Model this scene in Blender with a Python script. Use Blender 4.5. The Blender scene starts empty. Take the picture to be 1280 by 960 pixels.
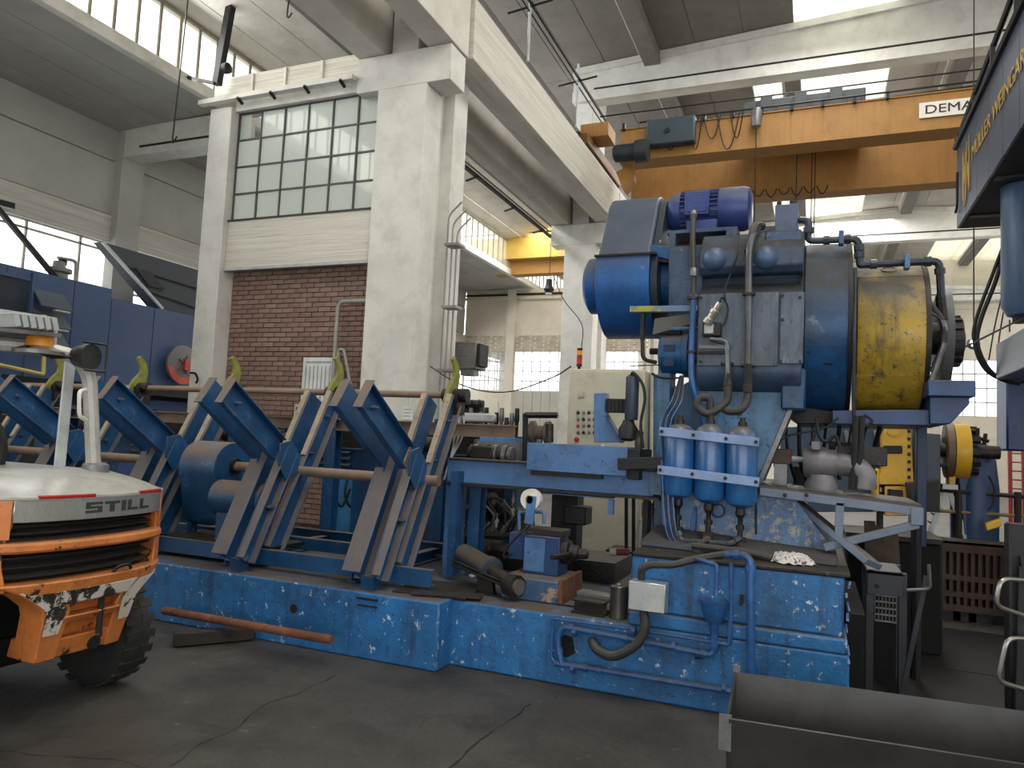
import bpy, bmesh, math, random
from math import sin, cos, pi, radians
from mathutils import Vector, Matrix
random.seed(7)
SC = bpy.context.scene
COL = SC.collection
# ------------------------------------------------------------------ camera
FPX = 920.0                      # focal length in pixels of a 1280 x 960 frame
PIT, ROL, YAW = 0.07396844, 0.0470517, -0.3930135
CAM = Vector((0.0, 0.0, 1.6))
_f = Vector((sin(YAW)*cos(PIT), cos(YAW)*cos(PIT), sin(PIT)))
_r0 = Vector((cos(YAW), -sin(YAW), 0)); _u0 = _r0.cross(_f)
RT = _r0*cos(ROL) + _u0*sin(ROL); UP = _u0*cos(ROL) - _r0*sin(ROL)
cd = bpy.data.cameras.new('camera'); cam = bpy.data.objects.new('camera', cd); COL.objects.link(cam)
cd.sensor_width = 36; cd.lens = FPX*36/1280; cd.clip_end = 200; cd.clip_start = 0.05
M = Matrix((RT, UP, -_f)).transposed().to_4x4(); M.translation = CAM
cam.matrix_world = M; SC.camera = cam
def P(px, py, X=None, Y=None, Z=None):
    """survey helper: the world point seen at a photograph pixel on a known plane"""
    d = RT*((px-640)/FPX) - UP*((py-480)/FPX) + _f
    t = (X-CAM.x)/d.x if X is not None else (Y-CAM.y)/d.y if Y is not None else (Z-CAM.z)/d.z
    return CAM + d*t
# ------------------------------------------------------------------ light
w = bpy.data.worlds.new('sky'); SC.world = w; w.use_nodes = True
bg = w.node_tree.nodes['Background']; bg.inputs[0].default_value = (0.93, 0.96, 1.0, 1); bg.inputs[1].default_value = 4.2
SC.view_settings.view_transform = 'Standard'; SC.view_settings.look = 'None'
SC.view_settings.exposure = -0.28; SC.view_settings.gamma = 1; SC.view_settings.use_curve_mapping = False
SC.cycles.use_denoising = True
SC.cycles.max_bounces = 8; SC.cycles.diffuse_bounces = 5; SC.cycles.glossy_bounces = 3
SC.cycles.transparent_max_bounces = 12; SC.cycles.sample_clamp_indirect = 8
def area(name, loc, size, power, direction, color=(1, .985, .96)):
    l = bpy.data.lights.new(name, 'AREA'); l.shape = 'RECTANGLE'; l.size, l.size_y = size
    l.energy = power; l.color = color
    o = bpy.data.objects.new(name, l); COL.objects.link(o); o.location = loc
    o.rotation_euler = Vector(direction).to_track_quat('-Z', 'Y').to_euler()
    return o
# daylight entering by the roof lights and windows of the hall
area('rooflight_near', (3.0, 0.0, 11.4), (3, 14), 900, (-.1, .12, -1))
area('rooflight_middle', (0.0, 14.0, 11.6), (2.6, 8), 500, (0, 0, -1))
area('rooflight_far', (0.5, 28.0, 12.0), (5, 16), 3200, (0, 0, -1))
area('clerestory_left', (-10.0, 5.0, 8.0), (9, 1.0), 250, (1, 0, -.15))
area('rooflight_left_bay', (-9.0, 19.0, 8.8), (1.5, 12), 1000, (0, 0, -1))
# ------------------------------------------------------------------ mesh helpers
def tag(o, label=None, cat=None, group=None, kind=None):
    if label: o['label'] = label
    if cat: o['category'] = cat
    if group: o['group'] = group
    if kind: o['kind'] = kind
    return o
def empty(name, loc, label=None, cat=None, group=None):
    o = bpy.data.objects.new(name, None); COL.objects.link(o); o.location = loc
    o.empty_display_size = .1
    return tag(o, label, cat, group)
def worldloc(o):
    v = Vector((0, 0, 0))
    while o: v += o.location; o = o.parent
    return v
def perp(d):
    a = Vector((0, 0, 1)) if abs(d.z) < .9 else Vector((1, 0, 0))
    s = d.cross(a).normalized(); return s, s.cross(d).normalized()
def spline(pts, n=6):
    pts = [Vector(p) for p in pts]; q = [pts[0]*2-pts[1]]+pts+[pts[-1]*2-pts[-2]]; out = []
    for i in range(1, len(q)-2):
        a, b, c, d = q[i-1:i+3]
        for k in range(n):
            t = k/n; out.append(.5*((2*b)+(c-a)*t+(2*a-5*b+4*c-d)*t*t+(3*b-a-3*c+d)*t**3))
    out.append(pts[-1]); return out
def rounded(pts, r=.06, n=4):
    """polyline with its corners rounded"""
    pts = [Vector(p) for p in pts]; out = [pts[0]]
    for i in range(1, len(pts)-1):
        a, b, c = pts[i-1:i+2]; u = (a-b); v = (c-b); k = min(r, u.length*.45, v.length*.45)
        s = b+u.normalized()*k; e = b+v.normalized()*k
        for j in range(n+1):
            t = j/n; out.append(s*(1-t)**2+b*2*t*(1-t)+e*t*t)
    out.append(pts[-1]); return out
class MB:
    def __init__(s): s.v = []; s.f = []
    def add(s, vs, fs):
        n = len(s.v); s.v += [Vector(v) for v in vs]; s.f += [tuple(i+n for i in f) for f in fs]; return s
    def box(s, a, b):
        x0, x1 = sorted((a[0], b[0])); y0, y1 = sorted((a[1], b[1])); z0, z1 = sorted((a[2], b[2]))
        return s.add([(x0,y0,z0),(x1,y0,z0),(x1,y1,z0),(x0,y1,z0),(x0,y0,z1),(x1,y0,z1),(x1,y1,z1),(x0,y1,z1)],
                     [(0,3,2,1),(4,5,6,7),(0,1,5,4),(1,2,6,5),(2,3,7,6),(3,0,4,7)])
    def cbox(s, c, sz, rot=None):
        c = Vector(c); h = Vector(sz)/2; vs = []
        for z in (-1, 1):
            for x, y in ((-1,-1),(1,-1),(1,1),(-1,1)):
                v = Vector((x*h.x, y*h.y, z*h.z)); vs.append(c+(rot @ v if rot else v))
        return s.add(vs, [(0,3,2,1),(4,5,6,7),(0,1,5,4),(1,2,6,5),(2,3,7,6),(3,0,4,7)])
    def bar(s, p, q, w, h, up=(0, 0, 1)):
        """rectangular bar p..q; h is measured along up"""
        p, q = Vector(p), Vector(q); d = (q-p).normalized(); u = Vector(up); u = (u-d*u.dot(d)).normalized(); t = d.cross(u)
        vs = [c+t*(a*w/2)+u*(b*h/2) for c in (p, q) for a, b in ((-1,-1),(1,-1),(1,1),(-1,1))]
        return s.add(vs, [(0,3,2,1),(4,5,6,7),(0,1,5,4),(1,2,6,5),(2,3,7,6),(3,0,4,7)])
    def prism(s, poly, ext):
        ext = Vector(ext); n = len(poly); a = [Vector(p) for p in poly]
        s.add(a+[p+ext for p in a], [tuple(range(n))[::-1], tuple(range(n, 2*n))]+[(i, (i+1) % n, (i+1) % n+n, i+n) for i in range(n)])
        return s
    def cyl(s, p, q, r, r2=None, n=16, caps=True):
        p, q = Vector(p), Vector(q); r2 = r if r2 is None else r2; d = (q-p).normalized(); a, b = perp(d)
        vs = [c+(a*cos(2*pi*i/n)+b*sin(2*pi*i/n))*k for c, k in ((p, r), (q, r2)) for i in range(n)]
        fs = [(i, (i+1) % n, (i+1) % n+n, i+n) for i in range(n)]
        if caps: fs += [tuple(range(n))[::-1], tuple(range(n, 2*n))]
        return s.add(vs, fs)
    def lathe(s, p, ax, prof, n=20):
        """profile = [(distance along axis, radius)...]"""
        p, d = Vector(p), Vector(ax).normalized(); a, b = perp(d); vs = []; m = len(prof)
        for t, r in prof: vs += [p+d*t+(a*cos(2*pi*i/n)+b*sin(2*pi*i/n))*max(r, 1e-4) for i in range(n)]
        fs = [(k*n+i, k*n+(i+1) % n, (k+1)*n+(i+1) % n, (k+1)*n+i) for k in range(m-1) for i in range(n)]
        fs += [tuple(range(n))[::-1], tuple(range((m-1)*n, m*n))]
        return s.add(vs, fs)
    def tube(s, pts, r, n=8, caps=True):
        pts = [Vector(p) for p in pts]; m = len(pts); vs = []; a = None
        for k, p in enumerate(pts):
            d = (pts[min(k+1, m-1)]-pts[max(k-1, 0)])
            if d.length < 1e-9: d = Vector((0, 0, 1))
            d.normalize()
            if a is None: a, _ = perp(d)
            a = (a-d*a.dot(d)).normalized(); b = d.cross(a)
            rr = r[k] if isinstance(r, (list, tuple)) else r
            vs += [p+(a*cos(2*pi*i/n)+b*sin(2*pi*i/n))*rr for i in range(n)]
        fs = [(k*n+i, k*n+(i+1) % n, (k+1)*n+(i+1) % n, (k+1)*n+i) for k in range(m-1) for i in range(n)]
        if caps: fs += [tuple(range(n))[::-1], tuple(range((m-1)*n, m*n))]
        return s.add(vs, fs)
    def channel(s, p, q, h, fl, t, web, side):
        """C channel p..q: web of height h along `web`, flanges of length fl towards `side`"""
        p, q, u, t2 = Vector(p), Vector(q), Vector(web).normalized(), Vector(side).normalized()
        s.bar(p+t2*t/2, q+t2*t/2, t, h, u)
        for e in (-1, 1):
            o = u*e*(h/2-t/2)+t2*(t+(fl-t)/2); s.bar(p+o, q+o, fl-t+.001, t, u)
        return s
    def ibeam(s, p, q, h, fl, t, up=(0, 0, 1)):
        p, q, u = Vector(p), Vector(q), Vector(up); d = (q-p).normalized(); u = (u-d*u.dot(d)).normalized()
        s.bar(p, q, t, h-2*t, u)
        for e in (-1, 1): s.bar(p+u*e*(h/2-t/2), q+u*e*(h/2-t/2), fl, t, u)
        return s
    def grid(s, fn, nu, nv):
        vs = [fn(i/nu, j/nv) for j in range(nv+1) for i in range(nu+1)]
        return s.add(vs, [(j*(nu+1)+i, j*(nu+1)+i+1, (j+1)*(nu+1)+i+1, (j+1)*(nu+1)+i) for j in range(nv) for i in range(nu)])
    def ball(s, c, r, n=12, sz=(1, 1, 1)):
        c = Vector(c); m = n//2
        return s.lathe_ball(c, r, n, m, sz)
    def lathe_ball(s, c, r, n, m, sz):
        vs = [c+Vector((0, 0, r*sz[2]))]; fs = []
        for k in range(1, m):
            a = pi*k/m; vs += [c+Vector((r*sz[0]*sin(a)*cos(2*pi*i/n), r*sz[1]*sin(a)*sin(2*pi*i/n), r*sz[2]*cos(a))) for i in range(n)]
        vs.append(c-Vector((0, 0, r*sz[2])))
        fs += [(0, 1+i, 1+(i+1) % n) for i in range(n)]
        for k in range(m-2):
            b = 1+k*n; fs += [(b+i, b+n+i, b+n+(i+1) % n, b+(i+1) % n) for i in range(n)]
        b = 1+(m-2)*n; L = len(vs)-1; fs += [(b+i, L, b+(i+1) % n) for i in range(n)]
        return s.add(vs, fs)
    def build(s, name, mat, parent=None, label=None, cat=None, group=None, kind=None, bevel=0, smooth=True, seg=1, loc=None):
        me = bpy.data.meshes.new(name)
        if parent is not None: off = worldloc(parent)
        elif loc is not None: off = Vector(loc)
        elif kind == 'structure' or kind == 'stuff': off = Vector((0, 0, 0))
        else:
            xs, ys, zs = zip(*[tuple(v) for v in s.v]); off = Vector(((min(xs)+max(xs))/2, (min(ys)+max(ys))/2, min(zs)))
        me.from_pydata([v-off for v in s.v], [], s.f)
        bm = bmesh.new(); bm.from_mesh(me); bmesh.ops.recalc_face_normals(bm, faces=bm.faces); 
        if smooth:
            for f in bm.faces: f.smooth = True
            for e in bm.edges:
                if len(e.link_faces) != 2 or e.calc_face_angle(3) > .62: e.smooth = False
        bm.to_mesh(me); bm.free(); me.materials.append(mat)
        o = bpy.data.objects.new(name, me); COL.objects.link(o)
        if parent is not None: o.parent = parent
        else: o.location = off
        if bevel:
            b = o.modifiers.new('bevel', 'BEVEL'); b.width = bevel; b.segments = seg; b.limit_method = 'ANGLE'; b.angle_limit = .6; b.harden_normals = False
        return tag(o, label, cat, group, kind)
def copy_tree(o, loc=None, parent=None, label=None):
    c = o.copy(); COL.objects.link(c); c.parent = parent
    if loc is not None: c.location = loc
    if label: c['label'] = label
    for ch in [x for x in COL.objects if x.parent == o]: copy_tree(ch, None, c)
    return c
def text(s, size, mat, name, parent, origin, xdir, ydir, depth=.004, sx=1.0, offset=0.0):
    cu = bpy.data.curves.new('letters', 'FONT'); cu.body = s; cu.size = size; cu.extrude = depth; cu.offset = offset; cu.resolution_u = 3
    t = bpy.data.objects.new('letters_tmp', cu); COL.objects.link(t)
    dg = bpy.context.evaluated_depsgraph_get(); me = bpy.data.meshes.new_from_object(t.evaluated_get(dg))
    bpy.data.objects.remove(t); bpy.data.curves.remove(cu)
    x = Vector(xdir).normalized(); y = Vector(ydir); y = (y-x*y.dot(x)).normalized(); z = x.cross(y); o0 = Vector(origin)-worldloc(parent)
    for v in me.vertices: v.co = o0+x*(v.co.x*sx)+y*v.co.y+z*v.co.z
    me.materials.clear(); me.materials.append(mat)
    o = bpy.data.objects.new(name, me); COL.objects.link(o); o.parent = parent; return o
# ------------------------------------------------------------------ materials
def rgb(c): return tuple((x/255/12.92 if x/255 <= .04045 else ((x/255+.055)/1.055)**2.4) for x in c)+(1,)
MATS = {}
def mat(name, color, rough=.6, metal=0., var=.25, scale=3., dust=None, chips=None, bump=.0, bscale=30, stretch=(1, 1, 1), streak=None, spec=.5, coat=0, grime=0):
    """painted / raw surface: colour varied by noise; dust=(rgb, amount, threshold) settles on upward faces;
    chips=(rgb, amount 0..1, scale) flaked patches; streak=(rgb, amount) dirt blotches"""
    if name in MATS: return MATS[name]
    m = bpy.data.materials.new(name); m.use_nodes = True; nt = m.node_tree; N = nt.nodes; L = nt.links
    b = N['Principled BSDF']; b.inputs['Roughness'].default_value = rough; b.inputs['Metallic'].default_value = metal
    b.inputs['Specular IOR Level'].default_value = spec
    if coat: b.inputs['Coat Weight'].default_value = coat; b.inputs['Coat Roughness'].default_value = .25
    tc = N.new('ShaderNodeTexCoord'); mp = N.new('ShaderNodeMapping'); L.new(tc.outputs['Object'], mp.inputs[0]); mp.inputs['Scale'].default_value = stretch
    def noise(sc, det=4, r=.6, src=mp):
        n = N.new('ShaderNodeTexNoise'); n.inputs['Scale'].default_value = sc; n.inputs['Detail'].default_value = det; n.inputs['Roughness'].default_value = r
        L.new(src.outputs[0], n.inputs['Vector']); return n.outputs['Fac']
    def mr(x, a, b_, c=0, d=1):
        k = N.new('ShaderNodeMapRange'); L.new(x, k.inputs[0]); k.inputs[1].default_value = a; k.inputs[2].default_value = b_; k.inputs[3].default_value = c; k.inputs[4].default_value = d; return k.outputs[0]
    def mix(f, a, c):
        k = N.new('ShaderNodeMix'); k.data_type = 'RGBA'
        L.new(f, k.inputs[0]) if not isinstance(f, float) else None
        if isinstance(f, float): k.inputs[0].default_value = f
        for s_, v in ((6, a), (7, c)):
            if isinstance(v, tuple): k.inputs[s_].default_value = v
            else: L.new(v, k.inputs[s_])
        return k.outputs[2]
    def mul(a, c):
        k = N.new('ShaderNodeMath'); k.operation = 'MULTIPLY'; L.new(a, k.inputs[0])
        if isinstance(c, float): k.inputs[1].default_value = c
        else: L.new(c, k.inputs[1])
        return k.outputs[0]
    c0 = rgb(color); lo = tuple(x*(1-var) for x in c0[:3])+(1,); hi = tuple(min(1, x*(1+var)) for x in c0[:3])+(1,)
    col = mix(mr(noise(scale, 6), .3, .7), lo, hi)
    rf = None
    if streak:
        col = mix(mul(mr(noise(scale*1.7, 8, .7), .48, .72), float(streak[1])), col, rgb(streak[0]))
    if chips:
        n1 = mr(noise(chips[2], 5, .75), 1-chips[1]*.55-.02, 1-chips[1]*.55+.01)
        col = mix(n1, col, rgb(chips[0])); 
    if grime:      # run marks down the faces and fine dark specks
        mp2 = N.new('ShaderNodeMapping'); L.new(tc.outputs['Object'], mp2.inputs[0]); mp2.inputs['Scale'].default_value = (11, 11, 1.1)
        col = mix(mul(mr(noise(1.0, 6, .7, mp2), .50, .72), float(grime)), col, rgb((38, 38, 40)))
        col = mix(mul(mr(noise(38, 3, .6), .62, .70), float(grime)), col, rgb((34, 34, 38)))
        col = mix(mul(mr(noise(7, 8, .8), .60, .66), float(grime)*.6), col, rgb((150, 156, 162)))
    if dust:
        g = N.new('ShaderNodeNewGeometry'); sp = N.new('ShaderNodeSeparateXYZ'); L.new(g.outputs['Normal'], sp.inputs[0])
        d = mul(mr(sp.outputs[2], dust[2], min(1., dust[2]+.45)), mr(noise(scale*2.3, 6), .25, .55, .45, 1))
        d = mul(d, float(dust[1])); col = mix(d, col, rgb(dust[0]))
        r_ = N.new('ShaderNodeMapRange'); L.new(d, r_.inputs[0]); r_.inputs[3].default_value = rough; r_.inputs[4].default_value = min(1, rough+.35); rf = r_.outputs[0]
    L.new(col, b.inputs['Base Color'])
    if rf: L.new(rf, b.inputs['Roughness'])
    if bump:
        bp = N.new('ShaderNodeBump'); bp.inputs['Strength'].default_value = bump; bp.inputs['Distance'].default_value = .02
        L.new(noise(bscale, 5), bp.inputs['Height']); L.new(bp.outputs[0], b.inputs['Normal'])
    MATS[name] = m; return m
def emit(name, color, s):
    m = bpy.data.materials.new(name); m.use_nodes = True; b = m.node_tree.nodes['Principled BSDF']
    b.inputs['Base Color'].default_value = rgb(color); b.inputs['Emission Color'].default_value = rgb(color); b.inputs['Emission Strength'].default_value = s; return m
def glass(name, color, clear, rough=.6):
    """translucent pane: part clear, part scattering"""
    m = bpy.data.materials.new(name); m.use_nodes = True; N = m.node_tree.nodes; L = m.node_tree.links; N.clear()
    o = N.new('ShaderNodeOutputMaterial'); a = N.new('ShaderNodeBsdfTransparent'); t = N.new('ShaderNodeBsdfTranslucent'); g = N.new('ShaderNodeBsdfPrincipled')
    g.inputs['Base Color'].default_value = rgb(color); g.inputs['Roughness'].default_value = rough
    a.inputs[0].default_value = rgb(color); t.inputs[0].default_value = rgb(color)
    tc = N.new('ShaderNodeTexCoord'); n = N.new('ShaderNodeTexNoise'); n.inputs['Scale'].default_value = 1.5; L.new(tc.outputs['Object'], n.inputs[0])
    r = N.new('ShaderNodeMapRange'); L.new(n.outputs[0], r.inputs[0]); r.inputs[3].default_value = clear*.8; r.inputs[4].default_value = min(1, clear*1.2)
    m1 = N.new('ShaderNodeMixShader'); m1.inputs[0].default_value = .5; L.new(t.outputs[0], m1.inputs[1]); L.new(g.outputs[0], m1.inputs[2])
    m2 = N.new('ShaderNodeMixShader'); L.new(r.outputs[0], m2.inputs[0]); L.new(m1.outputs[0], m2.inputs[1]); L.new(a.outputs[0], m2.inputs[2]); L.new(m2.outputs[0], o.inputs[0])
    return m
DUST = (104, 92, 80)
WHITE = mat('whitewashed_concrete', (212, 210, 203), .9, var=.10, scale=1.3, streak=((172, 165, 152), .5), bump=.25, bscale=14)
PLANKED = mat('board_marked_concrete', (208, 204, 192), .92, var=.12, scale=3.0, streak=((150, 143, 132), .6), bump=.8, bscale=9, stretch=(1, .12, 6))
PLANKEDX = mat('board_marked_concrete_beam', (212, 208, 196), .92, var=.12, scale=3.0, streak=((150, 143, 132), .6), bump=.8, bscale=9, stretch=(.12, 1, 6))
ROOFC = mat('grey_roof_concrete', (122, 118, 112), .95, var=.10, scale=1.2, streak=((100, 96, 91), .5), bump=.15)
WALLG = mat('grey_wall_panel', (176, 175, 168), .9, var=.08, scale=.9, streak=((160, 157, 148), .5), bump=.1)
BLUE = mat('blue_machine_paint', (22, 82, 132), .42, var=.28, scale=2.5, dust=(DUST, .95, .25), streak=((20, 42, 74), .55), bump=.12, bscale=25, grime=0.6)
RACKB = mat('blue_rack_paint', (24, 72, 114), .45, var=.28, scale=3.5, dust=((112, 98, 84), .97, .08), streak=((18, 44, 84), .5), bump=.10, bscale=30, grime=0.45)
LBLUE = mat('light_blue_machine_paint', (80, 120, 156), .45, var=.22, scale=4, dust=(DUST, .8, .5), chips=((40, 44, 52), .68, 14), streak=((46, 60, 84), .6), bump=.15, bscale=25, grime=0.7)
PLINTH = mat('blue_plinth_paint', (36, 102, 158), .5, var=.26, scale=2.6, dust=((84, 76, 68), 1, .5), chips=((182, 194, 208), .655, 15), streak=((26, 54, 92), .6), bump=.35, bscale=12, grime=0.65)
SOOTB = mat('sooty_blue_casting', (62, 82, 110), .5, var=.30, scale=2.2, dust=((50, 49, 49), 1, .02), streak=((30, 34, 42), .85), bump=.18, bscale=18, grime=0.8)
DRUMB = mat('blue_drum_paint', (24, 72, 116), .38, var=.3, scale=2.6, dust=((56, 57, 60), 1, -.08), chips=((18, 22, 28), .66, 14), streak=((24, 40, 66), .6), bump=.08, grime=0.7)
DRUMY = mat('worn_yellow_drum_paint', (176, 144, 44), .38, var=.25, scale=2.4, dust=((84, 82, 78), .95, 0.0), chips=((70, 74, 72), .68, 11), streak=((110, 102, 62), .75), bump=.08, grime=0.8)
STEEL = mat('dark_oily_steel', (50, 47, 45), .45, .6, var=.35, scale=6, dust=((86, 78, 70), .5, .3), bump=.3, bscale=30, grime=0.5)
DARK = mat('black_iron', (26, 26, 28), .55, .2, var=.3, scale=6, dust=((70, 64, 58), .6, .4), bump=.2)
GREYM = mat('grey_steel', (120, 120, 120), .4, .5, var=.25, scale=6, streak=((70, 68, 66), .5))
LGREY = mat('light_grey_paint', (176, 180, 180), .45, .1, var=.12, scale=4, streak=((120, 118, 112), .6), dust=((120, 112, 100), .4, .5))
PIPEB = mat('blue_pipe_paint', (44, 92, 152), .35, .1, var=.25, scale=8, dust=((70, 68, 66), .9, .2), streak=((40, 48, 60), .6), grime=0.5)
HOSE = mat('black_rubber_hose', (44, 43, 42), .6, var=.25, scale=9, dust=((92, 86, 78), .5, .3))
CABLE = mat('black_cable', (16, 16, 17), .6, var=.2)
CREAM = mat('cream_cabinet_paint', (194, 189, 170), .5, var=.07, scale=2, streak=((150, 140, 112), .5))
ORANGE = mat('orange_forklift_paint', (198, 118, 58), .4, var=.15, scale=5, dust=((150, 96, 56), .7, .4), chips=((40, 38, 36), .70, 6), streak=((150, 84, 34), .5), bump=.08, grime=0.35)
CRANEY = mat('crane_yellow_paint', (164, 118, 58), .6, var=.12, scale=1.0, streak=((136, 92, 44), .6), dust=((110, 90, 60), .8, .5), grime=0.25)
RUST = mat('rusty_steel', (118, 74, 52), .8, .2, var=.35, scale=8, streak=((70, 48, 38), .6), bump=.4)
RUBBER = mat('tyre_rubber', (30, 29, 28), .8, var=.3, scale=8, dust=((70, 64, 58), .6, .2), bump=.3)
# ================================================================== the hall
FLOORM = mat('stained_concrete_floor', (66, 62, 58), .58, var=.38, scale=1.1, streak=((30, 28, 27), .9), chips=((92, 86, 79), .63, 7), bump=.6, bscale=9, spec=.5)
fl = MB().box((-16, -9, -.2), (13, 52, 0)).build('floor', FLOORM, kind='structure')
def crack(pts, w=.008):
    b = MB(); pp = []
    for a, c in zip(pts[:-1], pts[1:]):
        a, c = Vector(a), Vector(c); n = max(2, int((c-a).length/.07))
        for i in range(n): pp.append(a+(c-a)*(i/n)+Vector((random.uniform(-.012, .012), random.uniform(-.012, .012), 0)))
    pp.append(Vector(pts[-1])); vs = []
    for i, p in enumerate(pp):
        d = (pp[min(i+1, len(pp)-1)]-pp[max(i-1, 0)]).normalized(); t = Vector((-d.y, d.x, 0))*w*random.uniform(.3, 1.2)
        vs += [p+t+Vector((0, 0, .0015)), p-t+Vector((0, 0, .0015))]
    b.add(vs, [(2*i, 2*i+1, 2*i+3, 2*i+2) for i in range(len(pp)-1)])
    return b.build('crack', mat('crack_black', (18, 17, 16), .9), fl, smooth=False)
crack([P(560, 962, Z=0), P(612, 918, Z=0), P(664, 880, Z=0)], .008)
crack([P(214, 958, Z=0), P(250, 930, Z=0), P(300, 908, Z=0), P(330, 880, Z=0), P(370, 868, Z=0), P(430, 840, Z=0)], .005)
crack([P(0, 938, Z=0), P(60, 945, Z=0), P(140, 950, Z=0), P(190, 962, Z=0)], .004)
crack([P(1140, 770, Z=0), P(1240, 783, Z=0)], .03)
crack([P(1166, 820, Z=0), P(1186, 850, Z=0), P(1200, 880, Z=0)], .008)
# --- brick frame wall between two columns (left bay front)
XC0, XC1, YC = -6.46, -5.58, 9.5       # big column
YB = 9.86                               # brick plane
pil = MB().box((-9.92, 9.5, 0), (-9.44, 10.1, 7.12)).build('trim_1', WHITE, kind='structure', bevel=.012)
tag(pil, 'slim whitewashed concrete pilaster left of the brick panel')
b = MB().box((-9.44, 9.62, 4.27), (XC0, 10.0, 5.11))
b.build('trim_2', PLANKEDX, kind='structure', bevel=.01)
b = MB(); b.box((-9.92, 9.55, 7.26), (-6.88, 9.95, 7.68)); b.build('trim_3', PLANKEDX, kind='structure', bevel=.01)
b = MB(); b.box((-10.1, 9.38, 7.18), (-6.88, 9.5, 7.26)); b.box((-9.44, 9.6, 7.06), (-6.88, 9.9, 7.26)); b.build('trim_4', WHITE, kind='structure')
b = MB().box((-9.42, 9.58, 4.235), (XC0, 9.66, 4.285)); b.build('trim_5', LGREY, kind='structure')
wl = MB().box((-9.44, YB+.06, 0), (XC0, YB+.2, 4.27)).build('wall_brick', mat('mortar', (140, 118, 106), .95, bump=.2), kind='structure')
BRICKS = [mat('brick_%d' % i, c, .8, var=.16, scale=9, streak=((150, 122, 108), .45), bump=.3) for i, c in enumerate([(132, 106, 95), (126, 100, 89), (138, 112, 101), (120, 96, 86)])]
bw, bh, g = .235, .070, .012
nx = 13; zt = 4.255; cnt = 0; stuffb = MB()
proto = {}
def brick_mesh(w, m):
    if (w, m.name) not in proto:
        o = MB().box((-w/2, -.05, -bh/2), (w/2, .05, bh/2)).build('brick', m, loc=(0, 0, 0), smooth=False)
        proto[(w, m.name)] = o.data; bpy.data.objects.remove(o)
    return proto[(w, m.name)]
row = 0; z = zt-bh/2
while z > 0.05:
    x = -9.43+(0 if row % 2 else -(bw+g)/2)
    while x < XC0-.01:
        a, c = max(x, -9.43), min(x+bw, XC0)
        if c-a > .03:
            dy = random.uniform(-.005, .003)
            if cnt < 300 and z > 1.9:
                o = bpy.data.objects.new('brick', brick_mesh(round(c-a, 3), random.choice(BRICKS))); COL.objects.link(o)
                o.parent = wl; o.location = ((a+c)/2, YB+.02+dy, z); cnt += 1
            else: stuffb.box((a, YB-.03+dy, z-bh/2), (c, YB+.07, z+bh/2))
        x += bw+g
    z -= bh+g; row += 1
stuffb.build('brick', BRICKS[0], wl, kind='stuff', smooth=False)
# --- glazed partition above the bricks
FROST = glass('frosted_wired_glass', (205, 212, 205), .16, .35)
STEELF = mat('dark_window_steel', (74, 76, 74), .6, .2, var=.2)
win = MB(); x0, x1, z0, z1 = -9.42, XC0+.02, 5.13, 7.05
xs = [x0+(x1-x0)*k/6 for k in range(7)]; zs = [z0+(z1-z0)*k/4 for k in range(5)]
for x in xs: win.box((x-.013, 9.68, z0), (x+.013, 9.74, z1))
for z in zs: win.box((x0, 9.685, z-.013), (x1, 9.735, z+.013))
wr = win.build('window_1', STEELF, kind='structure')
MB().box((-9.44, 9.6, 5.10), (XC0, 9.75, 5.13)).build('window_sill', mat('sill_dark', (52, 50, 48), .7), wr)
for i in range(6):
    for j in range(4):
        if i == 0 and j == 3:
            MB().box((xs[0]+.02, 9.705, zs[3]+.02), (xs[0]+.26, 9.715, zs[4]-.02)).build('pane', FROST, wr, smooth=False); continue
        a = random.uniform(-.006, .006)
        MB().add([(xs[i]+.018, 9.70+a, zs[j]+.018), (xs[i+1]-.018, 9.70-a, zs[j]+.018), (xs[i+1]-.018, 9.70-a, zs[j+1]-.018), (xs[i]+.018, 9.70+a, zs[j+1]-.018)], [(0, 1, 2, 3)]).build('pane', FROST, wr, smooth=False)
# --- big columns
def column(n, y, full):
    b = MB()
    b.box((XC0, y, 0), (XC1, y+.5, 6.98)); b.box((XC0, y+.5, 0), (XC1-.2, y+.95, 7.55)); b.box((XC0, y+.95, 0), (XC1, y+1.42, 8.6))
    b.box((-6.87, y, 6.98), (-5.19, y+.5, 7.55))
    b.box((XC0+.15, y+.1, 7.55), (XC1-.25, y+1.42, 13))
    return b.build('trim_%d' % n, WHITE, kind='structure', bevel=.012)
tag(column(6, 9.5, 1), 'large whitewashed concrete crane column in front of the hall opening')
tag(column(7, 18.9, 1), 'second whitewashed concrete crane column further back')
column(8, 28.3, 1); column(9, 37.7, 1)
# --- crane runway beams along the hall
RA = mat('smooth_concrete_beam', (204, 200, 190), .9, var=.08, scale=1.5, streak=((176, 168, 155), .5), bump=.15)
b = MB().box((-5.62, -6, 7.56), (-5.16, 10.02, 8.58)); b.build('trim_10', RA, kind='structure', bevel=.01)
b = MB().box((-5.62, 10.06, 7.57), (-5.1, 19.4, 8.56)); b.build('trim_11', PLANKED, kind='structure', bevel=.01)
b = MB().box((-5.62, 19.45, 7.57), (-5.1, 46, 8.56)); b.build('trim_12', PLANKED, kind='structure', bevel=.01)
b = MB().box((-6.88, -6, 7.56), (-6.38, 46, 8.56)); b.build('trim_13', RA, kind='structure', bevel=.01)
b = MB().box((-6.4, -6, 9.2), (-5.6, 46, 9.4)); b.build('trim_14', ROOFC, kind='structure')
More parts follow.
